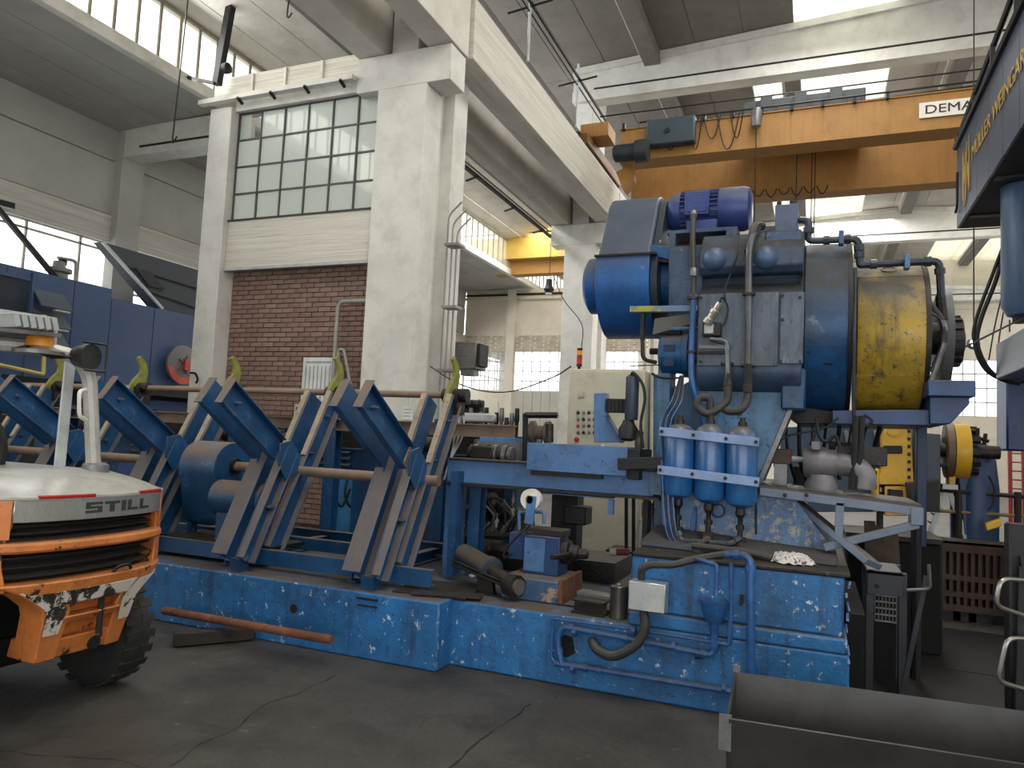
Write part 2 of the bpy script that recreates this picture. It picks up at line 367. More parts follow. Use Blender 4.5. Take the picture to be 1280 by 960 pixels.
# --- left bay : wall with high windows, lean roof, clerestory
XW = -13.0
wlm = MB(); wlm.box((XW-.25, -4, 5.1), (XW, 30.6, 5.64)); lw = wlm.build('wall_left', PLANKED, kind='structure')
for y in range(-4, 26, 10):
    for z0_, z1_ in ((5.66, 6.73), (6.75, 7.5)):
        MB().box((XW-.2, y+.18, z0_), (XW-.02, y+10.17, z1_)).build('wall_panel', WALLG, lw, bevel=.01)
for y in (10.2, 20.2, 30.05):
    MB().box((XW-.1, y-.02, 0), (XW+.16, y+.5, 7.35)).build('column', WALLG, lw)
MB().box((XW-.25, -4, 0), (XW, 30.6, 2.6)).build('wall_panel', WALLG, lw)
wf = MB()
for z in (2.6, 3.4, 4.2, 4.95, 5.1): wf.box((XW-.14, -4, z-.02), (XW-.1, 30.6, z+.02))
y = -4.
while y < 30.6: wf.box((XW-.14, y-.02, 2.6), (XW-.1, y+.02, 5.1)); y += 1.05
wleft = wf.build('window_2', mat('pale_window_steel', (170, 165, 150), .6), kind='structure')
PANE = glass('dirty_clear_glass', (240, 242, 238), .72)
MB().add([(XW-.12, -4, 2.6), (XW-.12, 30.6, 2.6), (XW-.12, 30.6, 5.1), (XW-.12, -4, 5.1)], [(0, 1, 2, 3)]).build('pane', PANE, wleft, smooth=False)
sl = .0475
def rz(x): return 7.5+sl*(x+10.23)
lr = []
for k in range(2):
    pass
xw = [-13.2, -12.5, -11.75, -11.0, -10.3]
lroof = None; LROOF = mat('left_bay_ceiling', (172, 170, 164), .95, var=.08, scale=1.0, streak=((146, 143, 137), .4))
for i in range(4):
    a, c = xw[i], xw[i+1]-.015
    q = MB().prism([(a, -4, rz(a)), (c, -4, rz(c)), (c, -4, rz(c)+.2), (a, -4, rz(a)+.2)], (0, 34.6, 0))
    if lroof is None: lroof = q.build('ceiling_1', LROOF, kind='structure')
    else: q.build('roof_panel', LROOF, lroof)
MB().box((-10.33, -4, 7.44), (-10.18, 30.6, 7.66)).build('trim_15', WHITE, kind='structure', bevel=.01)
MB().box((XW, 10.2, 6.83), (-9.9, 10.6, 7.42)).build('trim_16', WHITE, kind='structure', bevel=.01)
MB().box((XW+.6, 10.17, 6.98), (-9.9, 10.2, 7.01)).build('trim_17', mat('slot_dark', (40, 38, 36), .9), kind='structure')
MB().box((XW, .6, 6.83), (-10.2, 1.0, 7.42)).build('trim_18', WHITE, kind='structure')
cl = MB(); y = -4.
while y < 30.6: cl.box((-10.26, y-.018, 7.66), (-10.22, y+.018, 8.62)); y += .42
cl.box((-10.27, -4, 8.6), (-10.2, 30.6, 8.68)); clr = cl.build('window_3', mat('clerestory_bars', (140, 132, 115), .7), kind='structure')
CLG = glass('aged_plastic_glazing', (240, 238, 226), .62)
MB().add([(-10.25, -4, 7.66), (-10.25, 30.6, 7.66), (-10.25, 30.6, 8.62), (-10.25, -4, 8.62)], [(0, 1, 2, 3)]).build('pane', CLG, clr, smooth=False)
# upper roof of the left bay : pale sloping slabs, dark purlins and one roof light
up = MB(); r2 = None
def uz(x): return 8.66+.30*(x+10.23) if x < -8.6 else 9.15
segs = [(-10.4, -9.75, 0, 0), (-9.73, -9.05, 0, 0), (-9.03, -8.35, 0, 0), (-8.33, -7.95, 1, -.22), (-7.93, -7.6, 2, 0), (-7.58, -6.5, 0, 0)]
for a, c, k, dz in segs:
    za, zc = 8.66+.16*(a+10.23)+dz, 8.66+.16*(c+10.23)+dz
    m = {0: WHITE, 1: ROOFC, 2: CLG}[k]
    q = MB().prism([(a, -6, za), (c, -6, zc), (c, -6, zc+.15), (a, -6, za+.15)], (0, 36.6, 0))
    if r2 is None: r2 = q.build('ceiling_2', m, kind='structure')
    else: q.build('roof_panel' if k != 2 else 'roof_light', m, r2)
# --- main bay roof : precast strips running along the hall on gabled beams
RX = 3.1
def gz(x): return 12.49-.057*abs(x-RX)
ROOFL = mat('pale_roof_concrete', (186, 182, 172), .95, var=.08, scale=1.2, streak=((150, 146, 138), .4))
main = None; x = -7.9; i = 0
DARKROOF = mat('shaded_roof_concrete', (150, 143, 132), .95, var=.1, scale=1.2, streak=((118, 112, 103), .5))
while x < 11.5:
    a, c = x, x+1.19
    sky = -1.9 < x < .7 or (4.6 < x < 7.9 and True)
    for y0, y1 in ((-9, 9.3), (9.32, 19.3), (19.32, 28.6), (28.62, 46)):
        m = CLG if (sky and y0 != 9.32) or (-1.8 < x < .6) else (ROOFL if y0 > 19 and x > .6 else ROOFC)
        q = MB().prism([(a, y0, gz(a)+.02), (c, y0, gz(c)+.02), (c, y0, gz(c)+.17), (a, y0, gz(a)+.17)], (0, y1-y0, 0))
        if main is None: main = q.build('ceiling_3', m, kind='structure')
        else: q.build('roof_light' if m is CLG else 'roof_panel', m, main)
    x += 1.21; i += 1
for xx in (-4.4, -.95, 3.3, 7.0):
    MB().box((xx, -9 if xx < -4 else 19.3, gz(xx)-.3), (xx+.42, 46, gz(xx))).build('purlin', ROOFC, main)
    MB().box((xx-.10, -9 if xx < -4 else 19.3, gz(xx)-.12), (xx, 46, gz(xx)+.01)).build('purlin_lip', WHITE, main)
def gable(n, y, zb, x0=-5.5, x1=11.8, zt=0, m=WHITE, t=.4):
    b = MB().prism([(x0, y, zb), (x1, y, zb), (x1, y, gz(x1)+zt), (RX, y, gz(RX)+zt), (x0, y, gz(x0)+zt)], (0, t, 0))
    o = b.build('trim_%d' % n, m, kind='structure', bevel=.01)
    MB().box((x0, y-.06, zb), (x1, y+.02, zb+.28)).build('flange', m, o)
    MB().box((x0+.6, y-.012, zb+.3), (x1, y+.02, zb+.36)).build('cable_slot', mat('slot_dark', (40, 38, 36), .9), o)
    c = MB().prism([(x0, y-.1, gz(x0)+zt-.18), (RX, y-.1, gz(RX)+zt-.18), (x1, y-.1, gz(x1)+zt-.18), (x1, y-.1, gz(x1)+zt), (RX, y-.1, gz(RX)+zt), (x0, y-.1, gz(x0)+zt)], (0, .12, 0))
    c.build('top_flange', m, o); return o
gable(19, 18.9, 11.0, -6.4)
gable(20, 35.5, 11.0, -5.2)
gable(21, 44.0, 9.9, -5.2, zt=-1.6)
# far end wall with window bands
YF = 45.0
WARM = mat('cream_end_wall', (206, 198, 182), .9, var=.07, scale=.8, streak=((180, 168, 146), .5))
fw_ = MB().box((-6, YF, 0), (13, YF+.3, 3.9)).build('wall_far', WARM, kind='structure')
MB().box((-6, YF, 6.9), (13, YF+.3, 14)).build('wall_panel', WARM, fw_)
for a, c in ((-3.4, 5.6),): MB().box((a, YF-.15, 0), (c, YF+.3, 12)).build('pilaster', WARM, fw_)
for x in (-4.3, .9, 6.1): MB().box((x, YF-.2, 0), (x+.55, YF, 11.5)).build('pilaster', WARM, fw_)
MB().box((-6, YF-.1, 9.6), (13, YF, 9.9)).build('ledge', WARM, fw_)
MB().box((-6, YF-.14, 10.2), (13, YF-.06, 10.28)).build('wall_pipe', STEEL, fw_)
wf = MB()
for z in (3.9, 4.65, 5.4, 6.15, 6.9): wf.box((-6, YF+.1, z-.03), (13, YF+.16, z+.03))
x = -6.
while x < 13: wf.box((x-.02, YF+.1, 3.9), (x+.02, YF+.16, 6.9)); x += .55
wfar = wf.build('window_4', mat('grey_far_window_steel', (150, 150, 146), .6), kind='structure')
MB().add([(-6, YF+.13, 3.9), (13, YF+.13, 3.9), (13, YF+.13, 6.9), (-6, YF+.13, 6.9)], [(0, 1, 2, 3)]).build('pane', PANE, wfar, smooth=False)
# right side wall and rear wall, outside the view
MB().box((12.2, -9, 0), (12.5, 46, 7)).build('wall_right', WARM, kind='structure')
MB().box((12.2, -9, 9.5), (12.5, 46, 13)).build('trim_22', WARM, kind='structure')
MB().box((-16, -9.3, 0), (-3.5, -9, 13)).build('wall_rear', WARM, kind='structure')
MB().box((-3.5, -9.3, 4.5), (13, -9, 13)).build('trim_23', WARM, kind='structure')

OILP = mat('oily_floor_plate', (30, 28, 27), .5, .2, var=.4, scale=2.5, streak=((14, 13, 13), .7), bump=.3, bscale=10)
for k, (xa, xb, ya, yb) in enumerate(((.22, 1.35, 3.9, 5.3), (1.37, 3.2, 3.9, 5.3), (.22, 1.9, 5.32, 6.6), (1.92, 3.6, 5.32, 6.6), (.3, 3.8, 6.62, 8.2))):
    MB().box((xa, ya, -.01), (xb, yb, .006+.002*(k % 2))).build('floor_plate', OILP, fl)

for x in (-9.05, -8.35, -7.6): MB().bar((x, 9.53, 7.27), (x, 9.53, 7.66), .05, .03, (0, 1, 0)).build('batten', WHITE, kind=None, parent=bpy.data.objects['trim_3'])
for x in (-9.2, -8.5, -7.8, -7.1): MB().bar((x, 9.5, 7.12), (x, 9.36, 7.18), .04, .04).build('rail_bracket', STEEL, bpy.data.objects['trim_4'])
# transverse end wall of the left bay
YT = 26.2
tw = MB().box((-13, YT, 0), (-5.7, YT+.25, 3.45)).build('wall_left_bay_end', WARM, kind='structure')
MB().box((-13, YT, 4.98), (-5.7, YT+.25, 7.4)).build('wall_panel', WARM, tw)
MB().box((-13, YT-.08, 7.0), (-5.7, YT, 7.12)).build('ledge', WARM, tw); MB().box((-13, YT-.12, 7.16), (-5.7, YT-.04, 7.22)).build('wall_pipe', STEEL, tw)
for x in (-11.15, -7.5): MB().box((x, YT-.15, 0), (x+.34, YT+.02, 7.4)).build('pilaster', WARM, tw)
b = MB()
for r_ in range(7):
    for c_ in range(13): b.box((-12.9+.55*c_+(r_ % 2)*.2, YT-.012, 5.0+.085*r_), (-12.9+.55*c_+.48+(r_ % 2)*.2, YT, 5.0+.085*r_+.07))
b.build('pale_brick_courses', mat('pale_bricks', (178, 166, 148), .9, var=.25, scale=4), tw, kind='stuff')
for k in range(9): MB().box((-10.7+.36*k, YT-.04, .3), (-10.7+.36*k+.345, YT, 3.42)).build('cladding_sheet', mat('pale_cladding', (178, 174, 162), .7, var=.08), tw)
MB().box((-12.4, YT-.04, .0), (-11.4, YT, 3.0)).build('door_leaf', WARM, tw, bevel=.01)
b = MB()
for z in (3.45, 3.83, 4.21, 4.59, 4.98): b.box((-13, YT+.08, z-.015), (-5.7, YT+.12, z+.015))
x = -13.
while x < -5.7: b.box((x-.01, YT+.08, 3.45), (x+.01, YT+.12, 4.98)); x += .36
w5 = b.build('window_5', MATS['grey_far_window_steel'], kind='structure')
MB().add([(-13, YT+.1, 3.45), (-5.7, YT+.1, 3.45), (-5.7, YT+.1, 4.98), (-13, YT+.1, 4.98)], [(0, 1, 2, 3)]).build('pane', glass('bright_clear_glass', (250, 250, 248), .8), w5, smooth=False)
# diagonal roof ribs far off
for n_, (a, c) in enumerate((((1000, 236), (1118, 262)), ((1124, 262), (1205, 222)))): MB().bar(P(*a, Y=38), P(*c, Y=38), .3, .55).build('trim_%d' % (30+n_), WHITE, kind='structure')
# ================================================================== machine foundation
YL, YR = 4.553, 4.745
pl = empty('machine_foundation', (-2.3, 5.2, 0), 'long blue painted concrete foundation, chipped white in places, under the bar rack and press', 'foundation')
def slab(x0, x1, y0, y1, z0, z1, name, m=None, bev=.015):
    return MB().box((x0, y0, z0), (x1, y1, z1)).build(name, m or PLINTH, pl, bevel=bev, seg=2)
fb = slab(-9.6, -2.345, YL, 6.9, 0, .462, 'rack_block')
slab(-2.36, .2, YR, 6.9, 0, .452, 'press_block')
# recess hole, steel eye plate
MB().cyl((-3.55, YL-.004, .27), (-3.55, YL+.02, .27), .033, n=16).build('core_hole', DARK, pl)
b = MB(); b.bar((-3.0, YL-.012, .42), (-2.83, YL-.012, .42), .014, .014); b.bar((-3.0, YL-.012, .37), (-3.0, YL-.012, .42), .014, .014); b.bar((-2.99, YL-.012, .372), (-2.83, YL-.012, .372), .01, .01)
b.build('steel_bracket', DARK, pl)
# upper press pedestal in two lifts with a ledge
slab(-1.085, .19, YR-.002, 6.6, .45, .54, 'press_block_ledge')
up_ = slab(-1.085, .17, YR+.03, 6.6, .54, .885, 'upper_block')
MB().box((-1.08, YR+.02, .885), (.2, 6.5, .91)).build('grease_plate', STEEL, pl, bevel=.006)
def chips_edge(x, y, z0, z1, n):
    b = MB(); n = n//2
    for i in range(n):
        z = z0+(z1-z0)*(i+.5)/n; s = random.uniform(.006, .014)
        b.cbox((x+random.uniform(-.006, .01), y+random.uniform(-.006, .006), z), (s, s, random.uniform(.02, .06)), Matrix.Rotation(random.uniform(0, 3), 3, 'Z') @ Matrix.Rotation(random.uniform(-.4, .4), 3, 'X'))
    return b
chips_edge(.185, YR+.01, .08, .88, 26).build('chipped_corner', mat('bare_chipped_concrete', (104, 132, 168), .7, var=.3, scale=20, chips=((60, 90, 140), .8, 20)), pl)
chips_edge(-2.35, YL+.006, .01, .42, 12).build('chipped_corner', MATS['bare_chipped_concrete'], pl)
# conduit hole with broken edge
c = P(708, 808, Y=YR); ring = []
MB().prism([(c.x+.06*cos(a)*random.uniform(.8, 1.15), YR-.004, c.z+.075*sin(a)*random.uniform(.85, 1.15)) for a in [2*pi*k/14 for k in range(14)]], (0, .012, 0)).build('conduit_hole', mat('hole_black', (6, 6, 7), .9), pl)
# checker plates and loose plate on the foundation
MB().cbox((-2.55, 4.95, .468), (.55, .5, .010), Matrix.Rotation(.15, 3, 'Z')).build('cover_plate', STEEL, pl)
MB().cbox((-2.4, 4.78, .478), (.5, .16, .008), Matrix.Rotation(.3, 3, 'Z')).build('cover_plate', STEEL, pl)
MB().box((-2.3, 5.0, .452), (-1.12, 5.02, .463)).build('edge_rail', STEEL, pl)
# --- service pipes on the foundation front
def pipe(pts, r, parent, m=None, name='pipe', rr=.05, n=8, couplings=True, fit=None):
    o = MB().tube(rounded(pts, rr), r, n=n).build(name, m or PIPEB, parent)
    if couplings:
        pp = [Vector(p) for p in pts]
        for i in range(1, len(pp)-1):
            for q in (pp[i-1], pp[i+1]):
                d = q-pp[i]
                if d.length > rr*2.2:
                    s = pp[i]+d.normalized()*rr; MB().cyl(s, s+d.normalized()*r*1.6, r*1.35, n=n).build('coupling', fit or m or PIPEB, o)
    return o
def Q(px, py, y=YR-.04): return P(px, py, Y=y)
pipe([Q(795, 787), Q(691, 773), Q(689, 822), Q(700, 834)], .010, pl, rr=.02)
pipe([Q(702, 830), Q(696, 800), Q(702, 783), Q(795, 800), Q(893, 820), Q(893, 792)], .021, pl, rr=.05)
pipe([Q(795, 787), Q(893, 803)], .011, pl)
pipe([Q(694, 829), Q(740, 836), Q(925, 866)], .021, pl, rr=.03)
pipe([Q(893, 803), Q(912, 806), Q(913, 776), Q(914, 703)], .013, pl, rr=.02)
pipe([Q(895, 745), Q(896, 706), Q(870, 698)], .014, pl, rr=.02)
pipe([Q(906, 693, 4.72), Q(938, 694, 4.70), Q(939, 860, 4.70)], .024, pl, rr=.06, n=10)
# funnel
c = Q(893, 752); f = MB().lathe((c.x, c.y, c.z-.19), (0, 0, 1), [(0, .022), (.06, .03), (.08, .055), (.19, .088), (.20, .09), (.20, .08), (.10, .04)], n=18).build('drain_funnel', PIPEB, pl)
for (px, py) in ((716, 836), (718, 790), (842, 808), (905, 860), (792, 788)):
    q = Q(px, py); MB().cyl((q.x-.012, q.y, q.z), (q.x+.012, q.y, q.z), .03, n=8).build('pipe_clamp', PIPEB, pl)
q = Q(868, 830); b = MB(); b.bar((q.x, YR-.02, q.z-.03), (q.x, YR-.02, q.z+.03), .02, .02); b.bar((q.x, YR-.02, q.z+.03), (q.x+.05, YR-.03, q.z+.04), .012, .012); b.build('pipe_clamp', DARK, pl)
q = Q(926, 752); MB().cbox((q.x, YR+.01, q.z), (.02, .04, .06)).build('pipe_clamp', DARK, pl)
# thick hose from the junction box to the wall
hz = MB().tube(spline([Q(805, 764, 4.66), Q(806, 785, 4.63), Q(795, 806, 4.62), Q(768, 820, 4.62), Q(747, 813, 4.66), Q(740, 800, 4.74)], 6), .030, n=10).build('conduit_hose', HOSE, pl)
jb = empty('junction_box', P(811, 745, Y=4.64), 'pale aluminium junction box on the blue press foundation front', 'junction box')
a, c = P(789, 724, Y=4.66), P(833, 765, Y=4.66)
MB().box((a.x, 4.60, c.z), (c.x, 4.72, a.z)).build('box_body', mat('dull_aluminium', (186, 190, 192), .38, .7, var=.12, scale=6, streak=((120, 120, 120), .5)), jb, bevel=.004)
MB().box((a.x+.11, 4.596, c.z+.004), (c.x-.004, 4.602, a.z-.004)).build('lid', LGREY, jb)
MB().tube(spline([Q(802, 724, 4.68), Q(803, 712, 4.66), Q(815, 706, 4.66), Q(840, 706, 4.68), Q(870, 699, 4.75), Q(905, 693, 4.85)], 6), .024, n=8).build('cable_hose', HOSE, jb)

# ================================================================== bar feeding rack (five V stands)
RK = empty('bar_feeding_rack', (-5.4, 5.3, .462), 'blue steel bar feeding rack of V shaped stands with yellow green end hooks', 'rack')
STRIP = mat('pale_wear_strip', (152, 140, 124), .6, .2, var=.2, scale=8, streak=((120, 104, 88), .5))
HOOKM = mat('yellow_green_paint', (124, 126, 46), .5, var=.2, scale=9, dust=((120, 108, 70), .8, .3), streak=((90, 92, 40), .5))
XS = [-2.95, -4.17, -5.41, -6.68, -7.95]
def stand(X):
    st = MB()
    pt = lambda y, z, dx=0: Vector((X+dx, y, z))
    long0, long1 = pt(4.90, .60), pt(5.60, 1.90)
    d = (long1-long0).normalized(); nrm = Vector((0, -d.z, d.y))
    # short arm pair
    s0, s1 = pt(4.27, 1.86), pt(4.90, 1.42)
    ds = (s1-s0).normalized(); ns = Vector((0, -ds.z, ds.y)); ns = ns if ns.z > 0 else -ns
    root = None
    for dx, side in ((-.085, -1), (.055, 1)):
        o = MB().channel(s0+Vector((dx, 0, 0)), s1+Vector((dx, 0, 0)), .21, .06, .012, ns, (side, 0, 0))
        e = s0+Vector((dx+side*.03, 0, 0)); o.bar(e-ns*.12, e+ns*.12, .075, .012, ds)
        if root is None: root = o.build('v_stand', RACKB, RK, bevel=.003)
        else: o.build('short_arm', RACKB, root, bevel=.003)
    # stem pair
    f0, f1 = pt(4.60, .56), pt(5.03, 1.42)
    MB().ibeam(f0+Vector((-.10, 0, 0)), f1+Vector((-.10, 0, 0)), .19, .16, .012, (0, -.89, .45)).build('stem', RACKB, root, bevel=.003)
    MB().channel(f0+Vector((.055, 0, 0)), f1+Vector((.055, 0, 0)), .15, .08, .012, (0, -.89, .45), (1, 0, 0)).build('stem', RACKB, root, bevel=.003)
    # long rail pair
    for dx, side in ((-.10, -1), (.07, 1)):
        MB().channel(long0+Vector((dx, 0, 0)), long1+Vector((dx, 0, 0)), .19, .07, .012, nrm, (side, 0, 0)).build('long_rail', RACKB, root, bevel=.003)
        a = long0.lerp(long1, .56)+nrm*.105+Vector((dx+side*.035, 0, 0)); c = long1+nrm*.105+Vector((dx+side*.035, 0, 0))
        w = MB().bar(a, c, .05, .014, nrm)
        for k in range(4):
            e = a.lerp(c, (k+.5)/4)+nrm*.008; w.cyl(e, e+nrm*.004, .009, n=6)
        w.build('wear_strip', STRIP, root)
    # gussets and bolts at the elbow
    for dx in (-.10, .122):
        g = [pt(4.86, 1.47, dx), pt(5.0, 1.50, dx), pt(5.14, 1.36, dx), pt(5.10, 1.22, dx), pt(4.96, 1.17, dx), pt(4.86, 1.30, dx)]
        MB().prism(g, (.012, 0, 0)).build('gusset_plate', RACKB, root, bevel=.002)
    for y, z in ((4.97, 1.40), (4.98, 1.27), (4.40, 1.77), (5.32, 1.39), (5.52, 1.72), (4.84, .95)):
        MB().lathe(pt(y, z, .07), (1, 0, 0), [(0, .022), (.034, .022), (.034, .012), (.06, .012)], n=6).build('bolt', RACKB, root)
    # hook claw
    hp = [(0, -.08), (.0, .05), (.16, .05), (.27, .02), (.33, .05), (.38, .13), (.42, .12), (.40, .02), (.33, -.06), (.22, -.09), (.10, -.10)]
    hk = [long1+d*(u-.04)+nrm*v+Vector((.02, 0, 0)) for u, v in hp]
    MB().prism(hk, (.035, 0, 0)).build('hook', HOOKM, root, bevel=.004)
    MB().bar(pt(4.66, .462, -.02), pt(4.66, .56, -.02), .11, .09, (0, 1, 0)).build('foot', RACKB, root)
    return root
st0 = stand(XS[0])
kids = [o for o in COL.objects if o.parent == st0]
for X in XS[1:]:
    c = st0.copy(); COL.objects.link(c); c.parent = RK; c.location = st0.location+Vector((X-XS[0], 0, 0))
    for k in kids:
        q = k.copy(); COL.objects.link(q); q.parent = c
SH = mat('brown_dusty_shaft', (128, 108, 92), .6, .3, var=.2, scale=5, dust=((140, 122, 104), .6, .2))
MB().cyl((-9.4, 5.70, 1.95), (-2.88, 5.70, 1.95), .030, n=12).build('upper_shaft', SH, RK)
MB().cyl((-9.4, 5.16, 1.24), (-2.72, 5.16, 1.24), .042, n=14).build('lower_shaft', SH, RK)
for X in XS: MB().cyl((X-.05, 5.70, 1.95), (X+.18, 5.70, 1.95), .06, n=12).box((X+.04, 5.62, 1.78), (X+.12, 5.78, 1.96)).build('shaft_bearing', STEEL, RK)
# base frame
for y in (4.80, 6.1):
    MB().channel((-9.4, y, .56), (-2.55, y, .56), .12, .06, .01, (0, 0, 1), (0, 1 if y < 5 else -1, 0)).build('base_rail', RACKB, RK)
MB().channel((-9.4, 5.35, .60), (-3.2, 5.35, .60), .10, .06, .01, (0, 0, 1), (0, 1, 0)).build('base_rail', RACKB, RK)
for X in XS:
    MB().ibeam((X-.25, 4.75, .52), (X-.25, 6.2, .52), .10, .08, .01).build('cross_member', RACKB, RK)
    MB().ibeam((X-.28, 6.15, .5), (X-.28, 6.15, 1.75), .12, .12, .012, (0, 1, 0)).build('rear_post', RACKB, RK)
MB().ibeam((-9.4, 6.15, 1.66), (-2.5, 6.15, 1.66), .12, .12, .012).build('top_rail', SH, RK)
MB().channel((-2.62, 5.35, .50), (-2.62, 5.35, 1.32), .12, .06, .01, (0, 1, 0), (-1, 0, 0)).build('end_post', RACKB, RK)
MB().ibeam((-2.58, 5.60, .46), (-2.58, 5.60, 1.36), .13, .10, .012, (0, 1, 0)).build('end_post', RACKB, RK)
# gear cover and drum motor on the lower shaft
XG0, XG1 = P(226, 600, Y=4.95).x, P(270, 600, Y=4.95).x
def tear(x, yc, zc, r, yb, zb, rb, n=20):
    pts = []
    for k in range(n+1):
        a = radians(-25)+radians(230)*k/n; pts.append(Vector((x, yc+r*cos(a), zc+r*sin(a))))
    for k in range(7):
        a = radians(205)+radians(130)*k/6; pts.append(Vector((x, yb+rb*cos(a), zb+rb*sin(a))))
    return pts
gc = MB().prism(tear(XG0, 5.14, 1.22, .23, 5.12, .84, .13), (XG1-XG0, 0, 0)).build('gear_cover', RACKB, RK, bevel=.006)
MB().cyl((XG1, 5.16, 1.24), (XG1+.03, 5.16, 1.24), .07, n=16).build('seal_ring', DARK, gc)
m_ = MB().lathe((XG1, 5.0, .98), (1, 0, 0), [(0, .13), (.02, .15), (.52, .15), (.54, .13)], n=24).build('gear_motor', RACKB, RK)
MB().box((XG1+.08, 4.9, .60), (XG1+.4, 5.1, .86)).build('motor_foot', RACKB, m_)
MB().box((XG0-.1, 4.85, .60), (XG1+.7, 5.3, .63)).build('motor_plate', STEEL, RK)
for x in (XG0+.02, XG1-.05): MB().bar((x, 5.1, .62), (x, 5.1, .86), .03, .1, (0, 1, 0)).build('cover_bracket', RACKB, RK)
# rack back conveyor : channel with louvred panel, blue cabinets behind
cv = empty('roller_conveyor', (-5.5, 6.9, 0), 'blue roller conveyor trough running behind the bar feeding rack', 'conveyor')
MB().channel((-9.4, 6.55, 1.30), (-2.4, 6.55, 1.30), .24, .07, .012, (0, 0, 1), (0, -1, 0)).build('side_channel', RACKB, cv)
MB().box((-9.4, 6.58, 1.42), (-2.4, 6.62, 1.62)).build('back_plate', STEEL, cv)
for k in range(4):
    for X in XS: MB().cbox((X-.62, 6.5, 1.18+k*.065), (.62, .05, .022), Matrix.Rotation(.5, 3, 'X')).build('louvre', RACKB, cv)
for k, X in enumerate([-2.95-.62*i for i in range(10)]):
    MB().lathe((X-.12, 6.45, 1.5), (1, 0, 0), [(0, .03), (.04, .03), (.05, .08), (.22, .08), (.23, .05), (.3, .05)], n=14).build('roller', STEEL, cv)
for X in (-2.7, -4.4, -6.2, -8): MB().box((X, 6.45, 0), (X+.12, 6.57, 1.2)).build('leg', RACKB, cv)
rc = empty('red_cabinet', (-4.0, 7.6, 0), 'red painted cabinet with dark door standing behind the bar rack', 'cabinet')
MB().box((-4.4, 7.4, 0), (-3.55, 7.9, 1.25)).build('body', mat('dull_red_paint', (168, 66, 72), .6, var=.15), rc)
MB().box((-4.05, 7.385, .35), (-3.7, 7.4, 1.2)).build('door', mat('plum_dark', (70, 62, 70), .5), rc)
rc2 = empty('red_cabinet', (-6.6, 7.8, 0), 'small red cabinet seen low behind the gear cover of the bar rack', 'cabinet')
MB().box((-7.3, 7.7, 0), (-6.7, 8.0, 1.0)).build('body', MATS['dull_red_paint'], rc2); MB().box((-7.2, 7.68, .2), (-6.8, 7.7, .9)).build('door', MATS['dull_red_paint'], rc2)
bc = empty('blue_cabinet', (-4.7, 7.3, 0), 'light blue hydraulic cabinet with hanging black hoses behind the bar rack', 'cabinet')
MB().box((-5.1, 7.1, 0), (-4.45, 7.5, 1.3)).build('body', mat('azure_cabinet', (70, 140, 200), .5), bc)
for k in range(4):
    x = -5.0+.14*k; MB().tube(spline([(x, 7.05, 1.15), (x+.03, 6.95, .9), (x+.1, 7.0, .75), (x+.16, 7.06, .95)], 5), .014, n=6).build('hose', CABLE, bc)
# round bar and timber lying in front
br = MB().cyl(P(205, 763, Y=4.35), P(415, 800, Y=4.28), .030, n=14).build('round_bar', RUST, label='rusty round steel bar leaning on a timber baulk before the foundation', cat='bar', smooth=True)
a, c = P(217, 800, Z=.05), P(300, 790, Z=.05)
MB().bar((a.x, a.y-.0, .055), (c.x+.1, c.y+.03, .055), .09, .09).build('timber_baulk', mat('dark_oily_timber', (44, 38, 34), .85, var=.3, scale=6, stretch=(1, 8, 8), bump=.4), label='dark square timber baulk lying on the floor under the rusty bar', cat='timber', bevel=.006)
# ================================================================== forklift (rear view, cut by the frame)
FK = empty('forklift', (-4.3, 2.82, 0), 'orange and grey forklift truck seen from behind at the left edge', 'forklift')
FY = 2.83
HOOD = mat('grey_hood_paint', (172, 170, 164), .35, .2, var=.12, scale=5, streak=((110, 104, 96), .5), coat=.3)
PLATE = mat('brushed_plate', (176, 178, 176), .3, .7, var=.15, scale=20, stretch=(1, 8, 1))
BWX = mat('black_white_worn_band', (34, 33, 32), .6, var=.3, scale=10, chips=((196, 190, 176), .97, 8), streak=((120, 104, 84), .4))
def rx(y, z):                         # rear skin: convex in plan, tucked in towards the bottom
    t = (y-FY)/.58; base = -3.47-.16*abs(t)**2.4-.34*max(0, abs(t)-.72)**1.2
    return base-.30*max(0, (.80-z))*1.0
def strip(z0, z1, y0, y1, d, nseg=14, dz=0, inset=0, thick=.04, name='', m=None, bev=.004, zc=None):
    """curved horizontal band on the counterweight"""
    b = MB(); vs = []
    for k in range(nseg+1):
        y = y0+(y1-y0)*k/nseg; sag = dz*(1-((y-(y0+y1)/2)/((y1-y0)/2))**2)
        for z, dd in ((z0+sag, d), (z1+sag*(1 if zc is None else zc), d)):
            vs.append((rx(y, z)+dd, y, z))
        for z, dd in ((z1+sag*(1 if zc is None else zc), d-thick), (z0+sag, d-thick)):
            vs.append((rx(y, z)+dd, y, z))
    fs = [(4*k+j, 4*k+(j+1) % 4, 4*k+4+(j+1) % 4, 4*k+4+j) for k in range(nseg) for j in range(4)]+[(0, 1, 2, 3), (4*nseg+3, 4*nseg+2, 4*nseg+1, 4*nseg)]
    b.add(vs, fs); return b.build(name, m, FK, bevel=bev)
# body core behind
body = MB().box((-5.6, 2.3, .42), (-3.98, 3.36, 1.16)).build('chassis', mat('fork_black', (20, 20, 21), .6), FK)
strip(1.082, 1.192, FY-.43, FY+.44, .0, name='name_plate', m=PLATE)
cw = strip(1.0, 1.19, FY-.62, FY-.435, .005, name='corner_panel', m=ORANGE)
strip(1.0, 1.19, FY+.442, FY+.50, .0, name='corner_panel', m=ORANGE)
